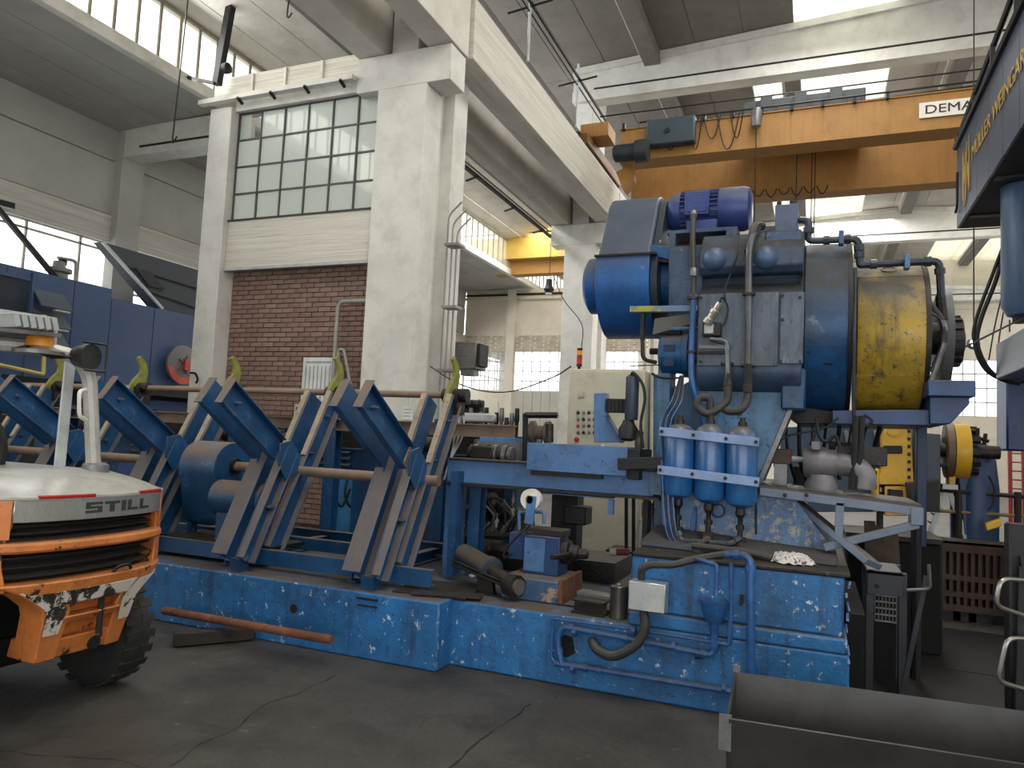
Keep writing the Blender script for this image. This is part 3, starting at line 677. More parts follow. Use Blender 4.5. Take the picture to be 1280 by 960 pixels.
# dark grille openings with slats
for z0, z1 in ((.97, 1.08), (.79, .93)):
    g = strip(z0-.02, z1+.02, FY-.44, FY+.42, -.12, name='grille', m=MATS['fork_black'], thick=.02)
    for k in range(3):
        z = z0+(z1-z0)*(k+.5)/3
        b = MB(); n = 12; vs = []
        for i in range(n+1):
            y = FY-.43+.84*i/n; X = rx(y, z)-.055
            vs += [(X, y, z-.006), (X-.05, y, z+.008), (X-.05, y, z+.014), (X, y, z+.002)]
        b.add(vs, [(4*i+j, 4*i+(j+1) % 4, 4*i+4+(j+1) % 4, 4*i+4+j) for i in range(n) for j in range(4)]); b.build('slat', DARK, g)
strip(.935, .985, FY-.56, FY+.47, .02, name='cross_band', m=ORANGE, thick=.16, bev=.012)
# side cheeks joining the bands
for s in (-1, 1):
    b = MB(); vs = []; n = 12
    for k in range(n+1):
        z = .74+(1.085-.74)*k/n; yo = FY+s*.57; yi = FY+s*(.41+.03*sin(k/n*pi))
        for y, dd in ((yi, -.02), (yo-s*.06, .0), (yo, -.05), (yo, -.4), (yi, -.4)): vs.append((rx(y, z)+dd, y, z))
    b.add(vs, [(5*k+j, 5*k+(j+1) % 5, 5*k+5+(j+1) % 5, 5*k+5+j) for k in range(n) for j in range(5)]+[(0, 1, 2, 3, 4), (5*n+4, 5*n+3, 5*n+2, 5*n+1, 5*n)])
    b.build('side_cheek', ORANGE, FK, bevel=.008)
# bowl shelf under the grille and the tapering lower counterweight with wheel arches
def half(z):      # half width of the lower counterweight at height z : arches curve in
    return (.58-.30*max(0, min(1, (.80-z)/.17))**.6) if z > .63 else .28-.10*(.63-z)
def band(z0, z1, d0, name, m, w=1.0, thick=.35, d1=None, n=14, bev=.008, nz=4):
    d1 = d0 if d1 is None else d1; vs = []; b = MB()
    rows = []
    for j in range(nz+1):
        z = z0+(z1-z0)*j/nz; h = half(z)*w; row = []
        for k in range(n+1):
            y = FY+.03-h+2*h*k/n; row.append(Vector((rx(y, z)+(d0+(d1-d0)*j/nz), y, z)))
        rows.append(row)
    for row in rows: vs += row
    for row in rows: vs += [v-Vector((thick, 0, 0)) for v in row]
    N1 = (n+1)*(nz+1); fs = []
    for j in range(nz):
        for k in range(n):
            a = j*(n+1)+k; fs += [(a, a+1, a+n+2, a+n+1), (N1+a, N1+a+n+1, N1+a+n+2, N1+a+1)]
        a = j*(n+1); fs += [(a, a+n+1, N1+a+n+1, N1+a), (a+n, N1+a+n, N1+a+2*n+1, a+2*n+1)]
    for k in range(n):
        a = k; fs += [(a, N1+a, N1+a+1, a+1)]; a = nz*(n+1)+k; fs += [(a, a+1, N1+a+1, N1+a)]
    b.add(vs, fs); return b.build(name, m, FK, bevel=bev)
band(.72, .785, .02, 'bumper_rim', ORANGE, 1.0, .3)
band(.36, .74, -.06, 'counterweight', ORANGE, .99, .10, nz=8)
band(.66, .725, .0, 'counterweight_rib', ORANGE, .86, .1)
bd = band(.655, .735, .022, 'worn_band', BWX, .62, .03)
band(.545, .590, .005, 'counterweight_rib', ORANGE, .62, .12, d1=.03)
band(.36, .465, -.01, 'counterweight_rib', ORANGE, .97, .2, d1=.0)
for s in (-1, 1):     # legs either side and worn wheel arch lips
    b = MB(); vs = []; n = 12
    for k in range(n+1):
        z = .36+(.74-.36)*k/n; h = half(z)
        for u, dd in ((h-.11-.05*(k/n), .01), (h-.005, .015), (h, -.02), (h, -.12), (h-.1, -.12)):
            y = FY+.03+s*u; vs.append((rx(y, z)+dd, y, z))
    b.add(vs, [(5*k+j, 5*k+(j+1) % 5, 5*k+5+(j+1) % 5, 5*k+5+j) for k in range(n) for j in range(5)]+[(0, 1, 2, 3, 4), (5*n+4, 5*n+3, 5*n+2, 5*n+1, 5*n)])
    b.build('arch_leg', ORANGE, FK, bevel=.006)
    b = MB(); vs = []
    for k in range(n+1):
        z = .50+(.745-.50)*k/n; h = half(z)
        for u, dd in ((h-.09-.05*(k/n), .018), (h-.012, .022)):
            y = FY+.03+s*u; vs.append((rx(y, z)+dd, y, z))
    b.add(vs, [(2*k, 2*k+1, 2*k+3, 2*k+2) for k in range(n)]); b.build('worn_band', BWX, FK)
MB().cyl((rx(FY, .62)-.0, FY+.07, .46), (rx(FY, .62)+.0, FY+.07, .66), .016, n=8).build('tow_pin', DARK, FK)
b = MB(); b.tube(rounded([(rx(FY, .78)+.0, FY+.08, .785), (rx(FY, .78)+.02, FY+.11, .82), (rx(FY, .78)+.01, FY+.18, .815), (rx(FY, .78)+.01, FY+.19, .79)], .02), .009, n=6); b.build('tow_pin_handle', DARK, FK)
MB().cyl((rx(FY, .40)-.02, FY+.10, .40), (rx(FY, .40)+.01, FY+.10, .40), .035, n=12).build('cable_hole', DARK, FK)
# hood
b = MB(); n = 14; m = 10; vs = []
def hoodz(u, v): return 1.195+.115*min(1, (v*4))**.6*(1-.55*abs(u)**4)-.0*v
b.grid(lambda i, j: Vector((rx(FY+(2*i-1)*.56, 1.19)-j*1.7+.005, FY+(2*i-1)*(.56), hoodz(2*i-1, j))), 20, 12)
vs = b.v; hd = b.build('hood', HOOD, FK)
for s in (-1, 1): MB().box((-4.7, FY+s*.28, .70), (-3.86, FY+s*.56, .95)).build('arch_liner', ORANGE, FK)
s_ = hd.modifiers.new('solid', 'SOLIDIFY'); s_.thickness = .03; s_.offset = -1
MB().box((-5.6, 2.3, 1.0), (-3.9, 3.36, 1.19)).build('hood_base', HOOD, FK)
REDL = mat('red_tail_lens', (150, 26, 30), .25)
strip(1.192, 1.212, FY-.34, FY-.06, .006, name='tail_lamp', m=REDL, thick=.02); strip(1.192, 1.212, FY+.22, FY+.42, .006, name='tail_lamp', m=REDL, thick=.02)
strip(1.190, 1.208, FY-.56, FY+.5, .003, name='hood_lip', m=HOOD, thick=.03)
# lettering on the plate, each letter curved with the plate
LET = mat('dark_letter_paint', (52, 50, 46), .5)
yy = FY-.11; BL_ = {'S': [(0, 0, 1, .24), (.72, .24, 1, .4), (0, .4, 1, .62), (0, .62, .28, .76), (0, .76, 1, 1)], 'T': [(0, .74, 1, 1), (.34, 0, .66, .74)], 'I': [(0, 0, 1, 1)], 'L': [(0, 0, .34, 1), (.34, 0, 1, .25)]}
for ch, wd in zip('STILL', (.094, .094, .030, .076, .076)):
    z = 1.112; hgt = .056; b = MB()
    for (u0, v0, u1, v1) in BL_[ch]:
        for h in range(3):
            ua, ub = u0+(u1-u0)*h/3, u0+(u1-u0)*(h+1)/3; ya, yb = yy+ua*wd, yy+ub*wd; xa, xb = rx(ya, z)+.0015, rx(yb, z)+.0015; za, zb_ = z+v0*hgt, z+v1*hgt
            b.add([(xa, ya, za), (xb, yb, za), (xb, yb, zb_), (xa, ya, zb_), (xa-.004, ya, za), (xb-.004, yb, za), (xb-.004, yb, zb_), (xa-.004, ya, zb_)], [(0, 1, 2, 3), (7, 6, 5, 4), (0, 4, 5, 1), (1, 5, 6, 2), (2, 6, 7, 3), (3, 7, 4, 0)])
    b.build('letter', LET, FK, smooth=False); yy += wd+.012
# overhead guard: two rear posts, roof frame, beacon, lamp
GP = HOOD
top = Vector((-3.95, 2.93, 2.0))
pb = P(118, 602, X=-3.9); pt_ = P(112, 470, X=-3.95); pc = P(96, 446, X=-4.0); pd = P(40, 432, X=-4.1); pe = P(-60, 425, X=-4.3)
MB().tube(rounded([pb, pt_, pc, pd, pe], .10, 6), .040, n=10).build('guard_post', GP, FK)
MB().lathe(pb-Vector((0, 0, .03)), (0, 0, 1), [(0, .075), (.05, .08), (.13, .07), (.14, .05)], n=14).build('post_base', GREYM, FK)
q0, q1 = P(73, 596, X=-4.0), P(88, 448, X=-4.1)
MB().bar(q0, q1, .015, .06, (0, 1, 0)).build('guard_strut', LGREY, FK)
MB().bar(P(-40, 600, X=-3.95), P(105, 597, X=-3.95), .04, .035).build('rear_rail', LGREY, FK)
# roof plate with slots
b = MB(); A, B_ = P(-60, 410, X=-4.2), P(40, 420, X=-4.2)
MB().bar(A, B_, .5, .02, (0, 0, 1)).build('guard_roof', GREYM, FK)
for k in range(6):
    c = A.lerp(B_, .40+k*.10); MB().cbox((c.x+.1, c.y, c.z+.06), (.3, .03, .07), Matrix.Rotation(.3, 3, 'X')).build('roof_bar', LGREY, FK)
MB().bar(A+Vector((.1, 0, .11)), B_+Vector((.1, 0.05, .10)), .03, .03).build('roof_rail', LGREY, FK)
bc_ = P(49, 432, X=-4.05)
bk = MB().lathe(bc_-Vector((0, 0, .05)), (0, 0, 1), [(0, .13), (.02, .13), (.045, .075)], n=16).build('beacon_base', GREYM, FK)
MB().lathe(bc_-Vector((0, 0, .005)), (0, 0, 1), [(0, .072), (.075, .066), (.085, .05)], n=16).build('beacon_lens', mat('amber_lens', (216, 140, 30), .25), bk)
MB().tube(rounded([bc_+Vector((0, .09, -.02)), bc_+Vector((0, .09, .14)), bc_+Vector((0, -.02, .14))], .01), .01, n=6).build('beacon_guard', LGREY, bk)
lp = P(111, 446, X=-3.9)
l0 = MB().lathe(lp+Vector((-.10, -.02, 0)), (1, .12, 0), [(0, .03), (.03, .06), (.10, .075), (.13, .075), (.13, .06)], n=14).build('rear_lamp', mat('lamp_black', (34, 34, 36), .5), FK)
MB().tube(rounded([lp+Vector((.04, -.07, .08)), lp+Vector((.04, .085, .08)), lp+Vector((.04, .085, -.08)), lp+Vector((.04, -.05, -.08))], .02), .008, n=6).build('lamp_guard', MATS['lamp_black'], l0)
MB().tube([lp+Vector((.0, 0, .0)), lp+Vector((-.1, -.15, -.02)), lp+Vector((-.1, -.3, .02))], .012, n=6).build('lamp_cable', CABLE, l0)
h0, h1 = P(101, 487, X=-3.85), P(101, 523, X=-3.85)
MB().tube(rounded([P(107, 487, X=-3.9), P(99, 489, X=-3.85), P(99, 520, X=-3.85), P(107, 525, X=-3.9)], .03), .011, n=8).build('grab_handle', mat('white_handle', (220, 218, 210), .4), FK)
MB().tube(spline([P(-22, 528, X=-4.4), P(-10, 536, X=-4.4), P(-4, 560, X=-4.4), P(-10, 590, X=-4.4)], 5), .055, n=8).build('seat_back', MATS['fork_black'], FK)
MB().box((-4.75, 2.42, 1.28), (-4.3, 2.8, 1.38)).build('seat', MATS['fork_black'], FK, bevel=.03)
# wheels
def wheel(y, x=-4.02, r=.33):
    b = MB().lathe((x, y-.11, r), (0, 1, 0), [(0, .16), (.005, .24), (.02, r-.03), (.045, r-.005), (.175, r-.005), (.20, r-.03), (.215, .24), (.22, .16)], n=36)
    o = b.build('wheel', RUBBER, FK)
    l = MB()
    for k in range(22):
        a = 2*pi*k/22
        for s in (-1, 1):
            c = Vector((x+(r-.009)*cos(a), y+s*.055, r+(r-.009)*sin(a)))
            l.cbox(c, (.014, .09, .05), Matrix.Rotation(-a, 3, 'Y'))
    l.build('tread_lugs', RUBBER, o, kind='stuff')
    MB().cyl((x, y-.06, r), (x, y+.06, r), .15, n=16).build('hub', ORANGE, o); return o
wheel(3.33); wheel(2.28)
MB().cyl((-4.02, 2.28, .33), (-4.02, 3.33, .33), .08, n=12).build('axle', DARK, FK)
# ================================================================== forging machine (the big blue press)
PR = empty('forging_press', (-.2, 5.9, .91), 'huge sooty blue forging press with blue and yellow drums on the foundation', 'press')
def V3(px, py, y): return P(px, py, Y=y)
# --- lower frame, cast flange, side plates
def plate(pts, y, t, name, m, bev=.006, parent=None):
    return MB().prism([P(a, b, Y=y) for a, b in pts], (0, t, 0)).build(name, m, parent or PR, bevel=bev)
FRW = mat('worn_light_blue_paint', (94, 126, 166), .5, var=.2, scale=3, chips=((160, 158, 148), .80, 15), streak=((60, 74, 96), .55), bump=.2, grime=.7)
plate([(824, 600), (985, 612), (1046, 690), (828, 662)], 5.42, 1.0, 'lower_frame', FRW)
b = MB(); A = [P(822, 656, Y=5.42), P(1046, 690, Y=5.42)]; B2 = [P(822, 690, Y=5.02), P(1048, 708, Y=5.0)]
zb = .91
b.add([A[0], A[1], A[1]+Vector((0, .9, 0)), A[0]+Vector((0, .9, 0)), (A[0].x-.04, 5.05, zb+.04), (A[1].x+.0, 5.0, zb+.03), (A[1].x, 6.3, zb+.03), (A[0].x-.04, 6.3, zb+.04), (A[0].x-.04, 5.05, zb), (A[1].x, 5.0, zb), (A[1].x, 6.3, zb), (A[0].x-.04, 6.3, zb)],
      [(0, 1, 2, 3), (0, 4, 5, 1), (1, 5, 6, 2), (2, 6, 7, 3), (3, 7, 4, 0), (4, 8, 9, 5), (5, 9, 10, 6), (6, 10, 11, 7), (7, 11, 8, 4), (8, 11, 10, 9)])
b.build('base_flange', mat('sooty_base_casting', (66, 74, 88), .6, var=.25, scale=4, dust=((62, 58, 55), 1, .1), streak=((40, 40, 42), .6), bump=.25), PR, bevel=.01)
plate([(872, 478), (990, 480), (984, 515), (948, 600), (880, 600)], 5.62, .25, 'side_plate', LBLUE)
plate([(948, 597), (984, 513), (990, 480), (996, 480), (990, 515), (953, 603)], 5.60, .30, 'plate_edge', GREYM, .002)
plate([(822, 500), (872, 470), (885, 600), (826, 612)], 5.9, .3, 'rear_frame', LBLUE)
MB().box((P(818, 600, Y=5.7).x, 5.7, .95), (P(834, 600, Y=5.7).x, 5.95, 2.6)).build('frame_post', LBLUE, PR, bevel=.005)
# --- main casting : profile extruded along the machine
x0, x1 = V3(872, 400, 5.45).x, V3(1003, 400, 5.45).x
def zz(py, y, px=935): return P(px, py, Y=y).z
prof = [(5.50, zz(304, 5.5)), (5.46, zz(312, 5.46)), (5.45, zz(332, 5.45)), (5.50, zz(342, 5.5)), (5.64, zz(346, 5.64)), (5.62, zz(356, 5.62)), (5.46, zz(366, 5.46)), (5.45, zz(462, 5.45)),
        (5.46, zz(470, 5.46)), (5.52, zz(482, 5.52)), (5.62, zz(490, 5.62)), (5.8, zz(494, 5.8)), (6.6, zz(494, 5.8)), (6.75, 2.3), (6.75, 3.0), (6.6, 3.25), (6.0, 3.28), (5.62, 3.2)]
MB().prism([(x0, y, z) for y, z in prof], (x1-x0, 0, 0)).build('main_casting', SOOTB, PR, bevel=.012, seg=2)
xl = V3(836, 330, 5.6).x
up_z = zz(303, 5.6)
MB().prism([(xl, 5.58, zz(335, 5.58)), (xl, 5.58, up_z), (xl, 6.5, up_z+.03), (xl, 6.5, 2.2), (xl, 5.75, 2.25), (xl, 5.62, 2.7)], (x0-xl+.01, 0, 0)).build('end_casting', SOOTB, PR, bevel=.012, seg=2)
# face panel, joints and covers
a, c = V3(874, 368, 5.445), V3(972, 458, 5.445)
MB().box((a.x, 5.435, c.z), (c.x, 5.455, a.z)).build('face_panel', mat('grey_blue_face', (84, 95, 110), .42, var=.25, scale=4, stretch=(2, 2, .5), streak=((50, 54, 62), .8), bump=.2, grime=.8), PR, bevel=.004)
a, c = V3(976, 366, 5.445), V3(1004, 455, 5.445)
MB().box((a.x, 5.43, c.z), (c.x, 5.455, a.z)).build('face_panel', MATS['grey_blue_face'], PR, bevel=.004)
a, c = V3(976, 458, 5.40), V3(1002, 511, 5.40)
MB().box((a.x, 5.52, c.z), (c.x+.02, 5.9, a.z)).build('bearing_foot', DRUMB, PR, bevel=.012)
for px, py in ((978, 370), (978, 400), (1000, 372), (976, 452), (1000, 452), (876, 372), (876, 452)):
    q = V3(px, py, 5.43); MB().cyl((q.x, q.y-.012, q.z), (q.x, q.y+.01, q.z), .011, n=6).build('bolt', DARK, PR)
BOSS = mat('boss_slate_blue', (70, 92, 122), .35, var=.2, streak=((36, 44, 58), .5), dust=((58, 58, 60), .9, .35))
for px, py in ((893, 323), (957, 321)):
    q = V3(px, py, 5.44); MB().lathe((q.x, 5.50, q.z), (0, -1, 0), [(0, .088), (.05, .086), (.075, .078), (.10, .05), (.112, .02)], n=22).build('round_boss', BOSS, PR)
# cast ribs and stepped box on top
a, c = V3(958, 300, 5.7), V3(1002, 343, 5.7)
MB().box((a.x, 5.52, c.z+.1), (c.x, 6.2, a.z+.02)).build('top_casting', SOOTB, PR, bevel=.015, seg=2)
a, c = V3(969, 256, 5.75), V3(997, 304, 5.75)
tb = MB().box((a.x, 5.75, c.z-.05), (c.x, 6.1, a.z)).build('vent_box', mat('grey_blue_box', (78, 92, 116), .5, var=.15, scale=5, streak=((50, 58, 72), .5)), PR, bevel=.006)
for px in (974, 990): q = V3(px, 252, 5.8); MB().cyl((q.x, 5.8, a.z-.01), (q.x, 5.8, a.z+.035), .018, n=8).build('cap', DARK, tb)
q = V3(958, 300, 5.8); MB().lathe((q.x+.02, 6.1, q.z-.1), (0, 0, 1), [(0, .16), (.22, .15), (.27, .09)], n=16).build('breather_dome', SOOTB, PR)
# bearing hub between belt guard and casting
h = V3(840, 352, 5.98); MB().lathe((V3(815, 352, 5.98).x, 5.98, h.z), (1, 0, 0), [(0, .24), (.05, .25), (.06, .26), (.42, .27), (.44, .30), (.48, .30)], n=28).build('bearing_hub', BLUE, PR)
# --- belt guard
BG = empty('belt_guard', (-1.55, 5.9, 2.0), 'rounded belt guard, blue below and grey above, at the left end of the press', 'belt guard')
gx0, gx1 = V3(745, 380, 5.6).x, V3(812, 380, 5.6).x
gzc = zz(356, 5.95, 780); 
GRD = mat('guard_two_tone_paint', (30, 90, 156), .36, var=.22, scale=2.5, dust=((74, 82, 98), 1, -.05), chips=((120, 128, 70), .62, 4), streak=((24, 52, 92), .5), bump=.05, grime=.5)
R1 = .45; pts = []
zt = zz(248, 6.0, 800)
for k in range(24):                # lower big circle from the split line round the bottom
    a = radians(165)+radians(210)*k/23; pts.append((5.98+R1*cos(a), gzc+R1*sin(a)))
for k in range(12):
    a = radians(15)+radians(150)*k/11; pts.append((6.05+.27*cos(a), zt-.27+.27*sin(a)))
zsp = zz(318, 5.55, 790)
low = [q for q in pts[:24] if q[1] <= zsp]; yf, yb_ = 5.98-(R1**2-(zsp-gzc)**2)**.5, 5.98+(R1**2-(zsp-gzc)**2)**.5
low = [(yf, zsp)]+low+[(yb_, zsp)]; upp = [(yb_, zsp)]+[q for q in pts[24:] if q[1] > zsp]+[(yf, zsp)]
MB().prism([(gx0, y, z) for y, z in low], (gx1-gx0, 0, 0)).build('lower_shell', GRD, BG, bevel=.008, seg=2)
MB().prism([(gx0+.01, y, z) for y, z in upp], (gx1-gx0-.01, 0, 0)).build('upper_shell', mat('slate_guard_paint', (68, 76, 92), .45, var=.15, scale=2.5, chips=((112, 114, 74), .66, 5), streak=((44, 50, 64), .5)), BG, bevel=.02, seg=3)
hcx = gx0; MB().lathe((hcx+.01, 5.98, gzc), (-1, 0, 0), [(0, .24), (.16, .235), (.19, .19)], n=28).build('hub_cap', GRD, BG)
zs_ = zz(318, 5.55, 790)
MB().box((gx0-.01, 5.53, zs_-.008), (gx1+.05, 6.4, zs_+.008)).build('split_flange', DARK, BG)
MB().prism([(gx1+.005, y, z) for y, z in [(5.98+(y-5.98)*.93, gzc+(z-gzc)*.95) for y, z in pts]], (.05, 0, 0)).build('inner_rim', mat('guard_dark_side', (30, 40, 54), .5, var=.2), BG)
MB().prism([V3(812, 318, 5.6), V3(812, 306, 5.6), V3(840, 308, 5.6), V3(842, 326, 5.6)], (0, .2, 0)).build('guard_bracket', BLUE, BG, bevel=.004)
MB().prism([V3(815, 319, 5.62), V3(855, 328, 5.62), V3(852, 330, 5.62), V3(815, 326, 5.62)], (0, .25, 0)).build('guard_bracket', DARK, BG)
for z in (zs_+.03, zs_+.12): MB().cyl((gx1+.05, 5.66, z), (gx1+.062, 5.66, z), .012, n=6).build('bolt', LGREY, BG)
# support bar under the guard
a, c = V3(788, 387, 5.45), V3(872, 386, 5.45)
MB().bar(a, c, .05, .045).build('guard_support_bar', mat('yellow_blue_worn_bar', (96, 120, 150), .5, chips=((150, 150, 60), .9, 3), var=.2), PR, bevel=.003)
plate([(818, 398), (866, 392), (866, 405), (815, 419)], 5.6, .3, 'sloping_plate', mat('grey_oily_sheet', (96, 94, 90), .5, var=.2, streak=((60, 58, 56), .5)))
# --- main motor
MO = empty('electric_motor', (-.9, 6.0, 3.2), 'violet blue finned electric motor on top of the press', 'motor')
MP = mat('violet_blue_motor_paint', (50, 68, 128), .38, var=.15, scale=6, dust=((74, 78, 92), .9, .05), streak=((34, 46, 84), .5))
mz = zz(264, 6.0, 890); mx0, mx1 = V3(838, 264, 6.0).x, V3(940, 264, 6.0).x; L_ = mx1-mx0
MB().lathe((mx0, 6.0, mz), (1, 0, 0), [(0, .08), (.0, .13), (.03, .15), (.07, .16), (.10, .16), (.10, .145), (L_*.62, .145), (L_*.62, .16)], n=24).build('motor_body', MP, MO)
MB().lathe((mx0+L_*.62, 6.0, mz), (1, 0, 0), [(0, .172), (.02, .178), (L_*.38-.06, .178), (L_*.38-.02, .165), (L_*.38, .12)], n=28).build('fan_cowl', MP, MO)
for k in range(26):
    a = 2*pi*k/26; n_ = Vector((0, cos(a), sin(a))); c = Vector((mx0+.10+(L_*.62-.10)/2, 6.0, mz))+n_*.158
    MB().bar(c-Vector(((L_*.62-.10)/2, 0, 0)), c+Vector(((L_*.62-.10)/2, 0, 0)), .006, .032, n_).build('cooling_fin', MP, MO)
a, c = V3(856, 240, 5.80), V3(886, 267, 5.80)
tb = MB().box((a.x, 5.80, c.z), (c.x, 5.9, a.z)).build('terminal_box', MP, MO, bevel=.006)
MB().box((a.x+.02, 5.792, c.z+.02), (c.x-.02, 5.802, a.z-.02)).build('box_cover', MP, tb, bevel=.004)
MB().box((a.x+.06, 5.787, c.z+.05), (c.x-.06, 5.795, a.z-.05)).build('cover_boss', MP, tb, bevel=.004)
MB().box((mx0+.16, 5.82, mz-.21), (mx0+.40, 6.18, mz-.12)).build('motor_foot', MP, MO, bevel=.006)
a = V3(834, 293, 5.7); c = V3(922, 290, 5.7); zp = a.z
MB().box((a.x, 5.68, zp-.005), (c.x, 6.3, zp+.025)).build('motor_platform', SOOTB, PR, bevel=.004)
MB().cyl((a.x+.08, 5.8, zp-.07), (c.x-.06, 5.8, zp-.07), .035, n=10).build('tension_rod', DARK, PR)
for px in (840, 911): q = V3(px, 300, 5.68); MB().box((q.x-.02, 5.66, zp-.16), (q.x+.03, 5.74, zp)).build('platform_post', SOOTB, PR, bevel=.004)
q = V3(917, 302, 5.62); MB().box((q.x-.02, 5.60, zp-.13), (q.x+.025, 5.68, zp-.01)).build('lug', SOOTB, PR, bevel=.008)
# --- drums
yc = 6.2
bz = P(1030, 413, Y=yc).z; bx0, bx1 = V3(1002, 412, 5.6).x, V3(1062, 412, 5.6).x
MB().lathe((bx0, yc, bz), (1, 0, 0), [(0, .60), (.0, .64), (.02, .665), (bx1-bx0-.015, .665), (bx1-bx0, .655), (bx1-bx0, .2)], n=56).build('blue_drum', DRUMB, PR)
MB().lathe((bx0-.012, yc, bz), (1, 0, 0), [(0, .672), (.02, .672)], n=56).build('drum_rim', DARK, PR); MB().lathe((bx1-.01, yc, bz), (1, 0, 0), [(0, .668), (.03, .668)], n=56).build('drum_rim', DARK, PR)
# hatch plate on blue drum
def curved(px0, px1, py0, py1, r, t, name, m):
    xa, xb = V3(px0, 420, 5.55).x, V3(px1, 420, 5.55).x
    a0 = math.asin(max(-1, min(1, (P(1030, py0, Y=5.56).z-bz)/r))); a1 = math.asin((P(1030, py1, Y=5.56).z-bz)/r); vs = []; n = 8
    for k in range(n+1):
        a = a0+(a1-a0)*k/n
        for x, rr in ((xa, r), (xa, r+t), (xb, r+t), (xb, r)): vs.append((x, yc-rr*cos(a), bz+rr*sin(a)))
    return MB().add(vs, [(4*k+j, 4*k+(j+1) % 4, 4*k+4+(j+1) % 4, 4*k+4+j) for k in range(n) for j in range(4)]+[(0, 1, 2, 3), (4*n+3, 4*n+2, 4*n+1, 4*n)]).build(name, m, PR)
curved(1006, 1052, 389, 432, .660, .010, 'hatch_plate', DRUMB)
yz = P(1110, 424, Y=yc).z; yx0, yx1 = V3(1072, 420, 5.65).x, V3(1162, 420, 5.65).x
MB().lathe((yx0, yc, yz), (1, 0, 0), [(0, .3), (.0, .545), (.015, .555), (yx1-yx0-.02, .555), (yx1-yx0, .54), (yx1-yx0, .2)], n=56).build('yellow_drum', DRUMY, PR)
MB().lathe((yx1-.015, yc, yz), (1, 0, 0), [(0, .562), (.03, .562)], n=56).build('drum_rim', STEEL, PR)
for da in (-.62, .80):   # seams
    a = da; MB().bar((yx0, yc-.556*cos(a), yz+.556*sin(a)), (yx1, yc-.556*cos(a), yz+.556*sin(a)), .012, .006, (0, -cos(a), sin(a))).build('drum_seam', DRUMY, PR)
q = Vector((P(1111, 343, Y=5.9).x, 0, 0)); a = 1.0
e0 = Vector((q.x, yc-.555*cos(a), yz+.555*sin(a))); nv = Vector((0, -cos(a), sin(a)))
MB().lathe(e0-nv*.005, nv, [(0, .055), (.012, .055), (.012, .042), (.006, .042)], n=20).build('maker_badge', DRUMY, PR)
MB().lathe((bx1, yc, bz), (1, 0, 0), [(0, .30), (yx0-bx1+.01, .30)], n=24).build('drive_shaft', DARK, PR)
# outer pulley disc and gear at the right end
dq = V3(1180, 430, 6.2); MB().lathe((yx1+.12, yc, yz), (1, 0, 0), [(0, .05), (.0, .36), (.06, .37), (.07, .1)], n=40).build('pulley_disc', mat('grey_disc_paint', (84, 86, 88), .5, var=.2), PR)
MB().lathe((yx1, yc, yz), (1, 0, 0), [(0, .12), (.12, .12)], n=20).build('shaft_end', STEEL, PR)
g_ = MB().lathe((yx1+.19, yc, yz-.02), (1, 0, 0), [(0, .10), (.0, .17), (.08, .17), (.09, .10), (.10, .08)], n=24).build('clutch_gear', DARK, PR)
for k in range(14): a = 2*pi*k/14; MB().cbox((yx1+.23, yc+.175*cos(a), yz-.02+.175*sin(a)), (.06, .03, .03), Matrix.Rotation(a, 3, 'X')).build('gear_tooth', DARK, g_)
for k, dy in enumerate((0, -.06)): MB().tube(spline([(yx1+.0, 5.75, yz+.2+dy), (yx1+.08, 5.68, yz+.05), (yx1+.09, 5.68, yz-.1), (yx1+.02, 5.72, yz-.3+dy)], 6), .018, n=7).build('hose', GREYM if k else HOSE, PR)
a, c = V3(1160, 475, 5.6), V3(1220, 496, 5.6)
MB().box((a.x, 5.6, c.z), (c.x, 6.7, a.z)).build('bearing_ledge', mat('deep_blue_paint', (30, 62, 108), .42, var=.2, dust=(DUST, .8, .4), streak=((20, 40, 80), .5), grime=.5), PR, bevel=.006)
DB = MATS['deep_blue_paint']
plate([(1162, 496), (1212, 496), (1212, 505), (1188, 530), (1162, 530)], 5.7, .9, 'bearing_bracket', DB)
plate([(1040, 513), (1165, 512), (1165, 532), (1040, 530)], 5.75, .9, 'drum_cradle', DB)
plate([(985, 505), (1045, 515), (1045, 530), (1000, 530), (985, 520)], 5.9, .8, 'drum_cradle', DARK)
MB().box((V3(1146, 560, 6.2).x, 6.2, .95), (V3(1159, 560, 6.2).x, 6.32, 2.2)).build('rear_leg', mat('shadow_blue_leg', (24, 44, 76), .5, var=.2), PR, bevel=.005)  # leg colour darkened to hold the shadow behind the drums
# --- small blue motor at the left
m2 = empty('auxiliary_motor', (-1.1, 5.75, 2.2), 'small bright blue motor with vent slots on the left flank of the press', 'motor')
q = V3(826, 442, 5.7); e = V3(862, 442, 5.7)
MB().lathe((q.x, 5.72, q.z), (1, 0, 0), [(0, .10), (0, .14), (.015, .155), (.17, .155), (.18, .165), (e.x-q.x, .165)], n=24).build('motor_body', BLUE, m2)
for zo in (.02, -.09): MB().box((q.x+.05, 5.555, q.z+zo-.022), (q.x+.13, 5.58, q.z+zo+.03)).build('vent_slot', mat('vent_deep_blue', (14, 34, 70), .6), m2)
MB().cyl((q.x-.09, 5.72, q.z+.02), (q.x+.0, 5.72, q.z+.02), .025, n=8).build('shaft_end', DARK, m2); MB().box((q.x+.02, 5.64, q.z+.14), (q.x+.16, 5.8, q.z+.20)).build('terminal_box', DARK, m2, bevel=.005)
MB().tube(spline([V3(803, 398, 5.5), V3(803, 430, 5.5), V3(805, 448, 5.52), V3(820, 453, 5.6)], 6), .016, n=7).build('hose', HOSE, m2)
MB().tube(spline([V3(803, 425, 5.5), V3(804, 400, 5.5), V3(806, 385, 5.5)], 5), .020, n=7).build('hose_end', STEEL, m2)
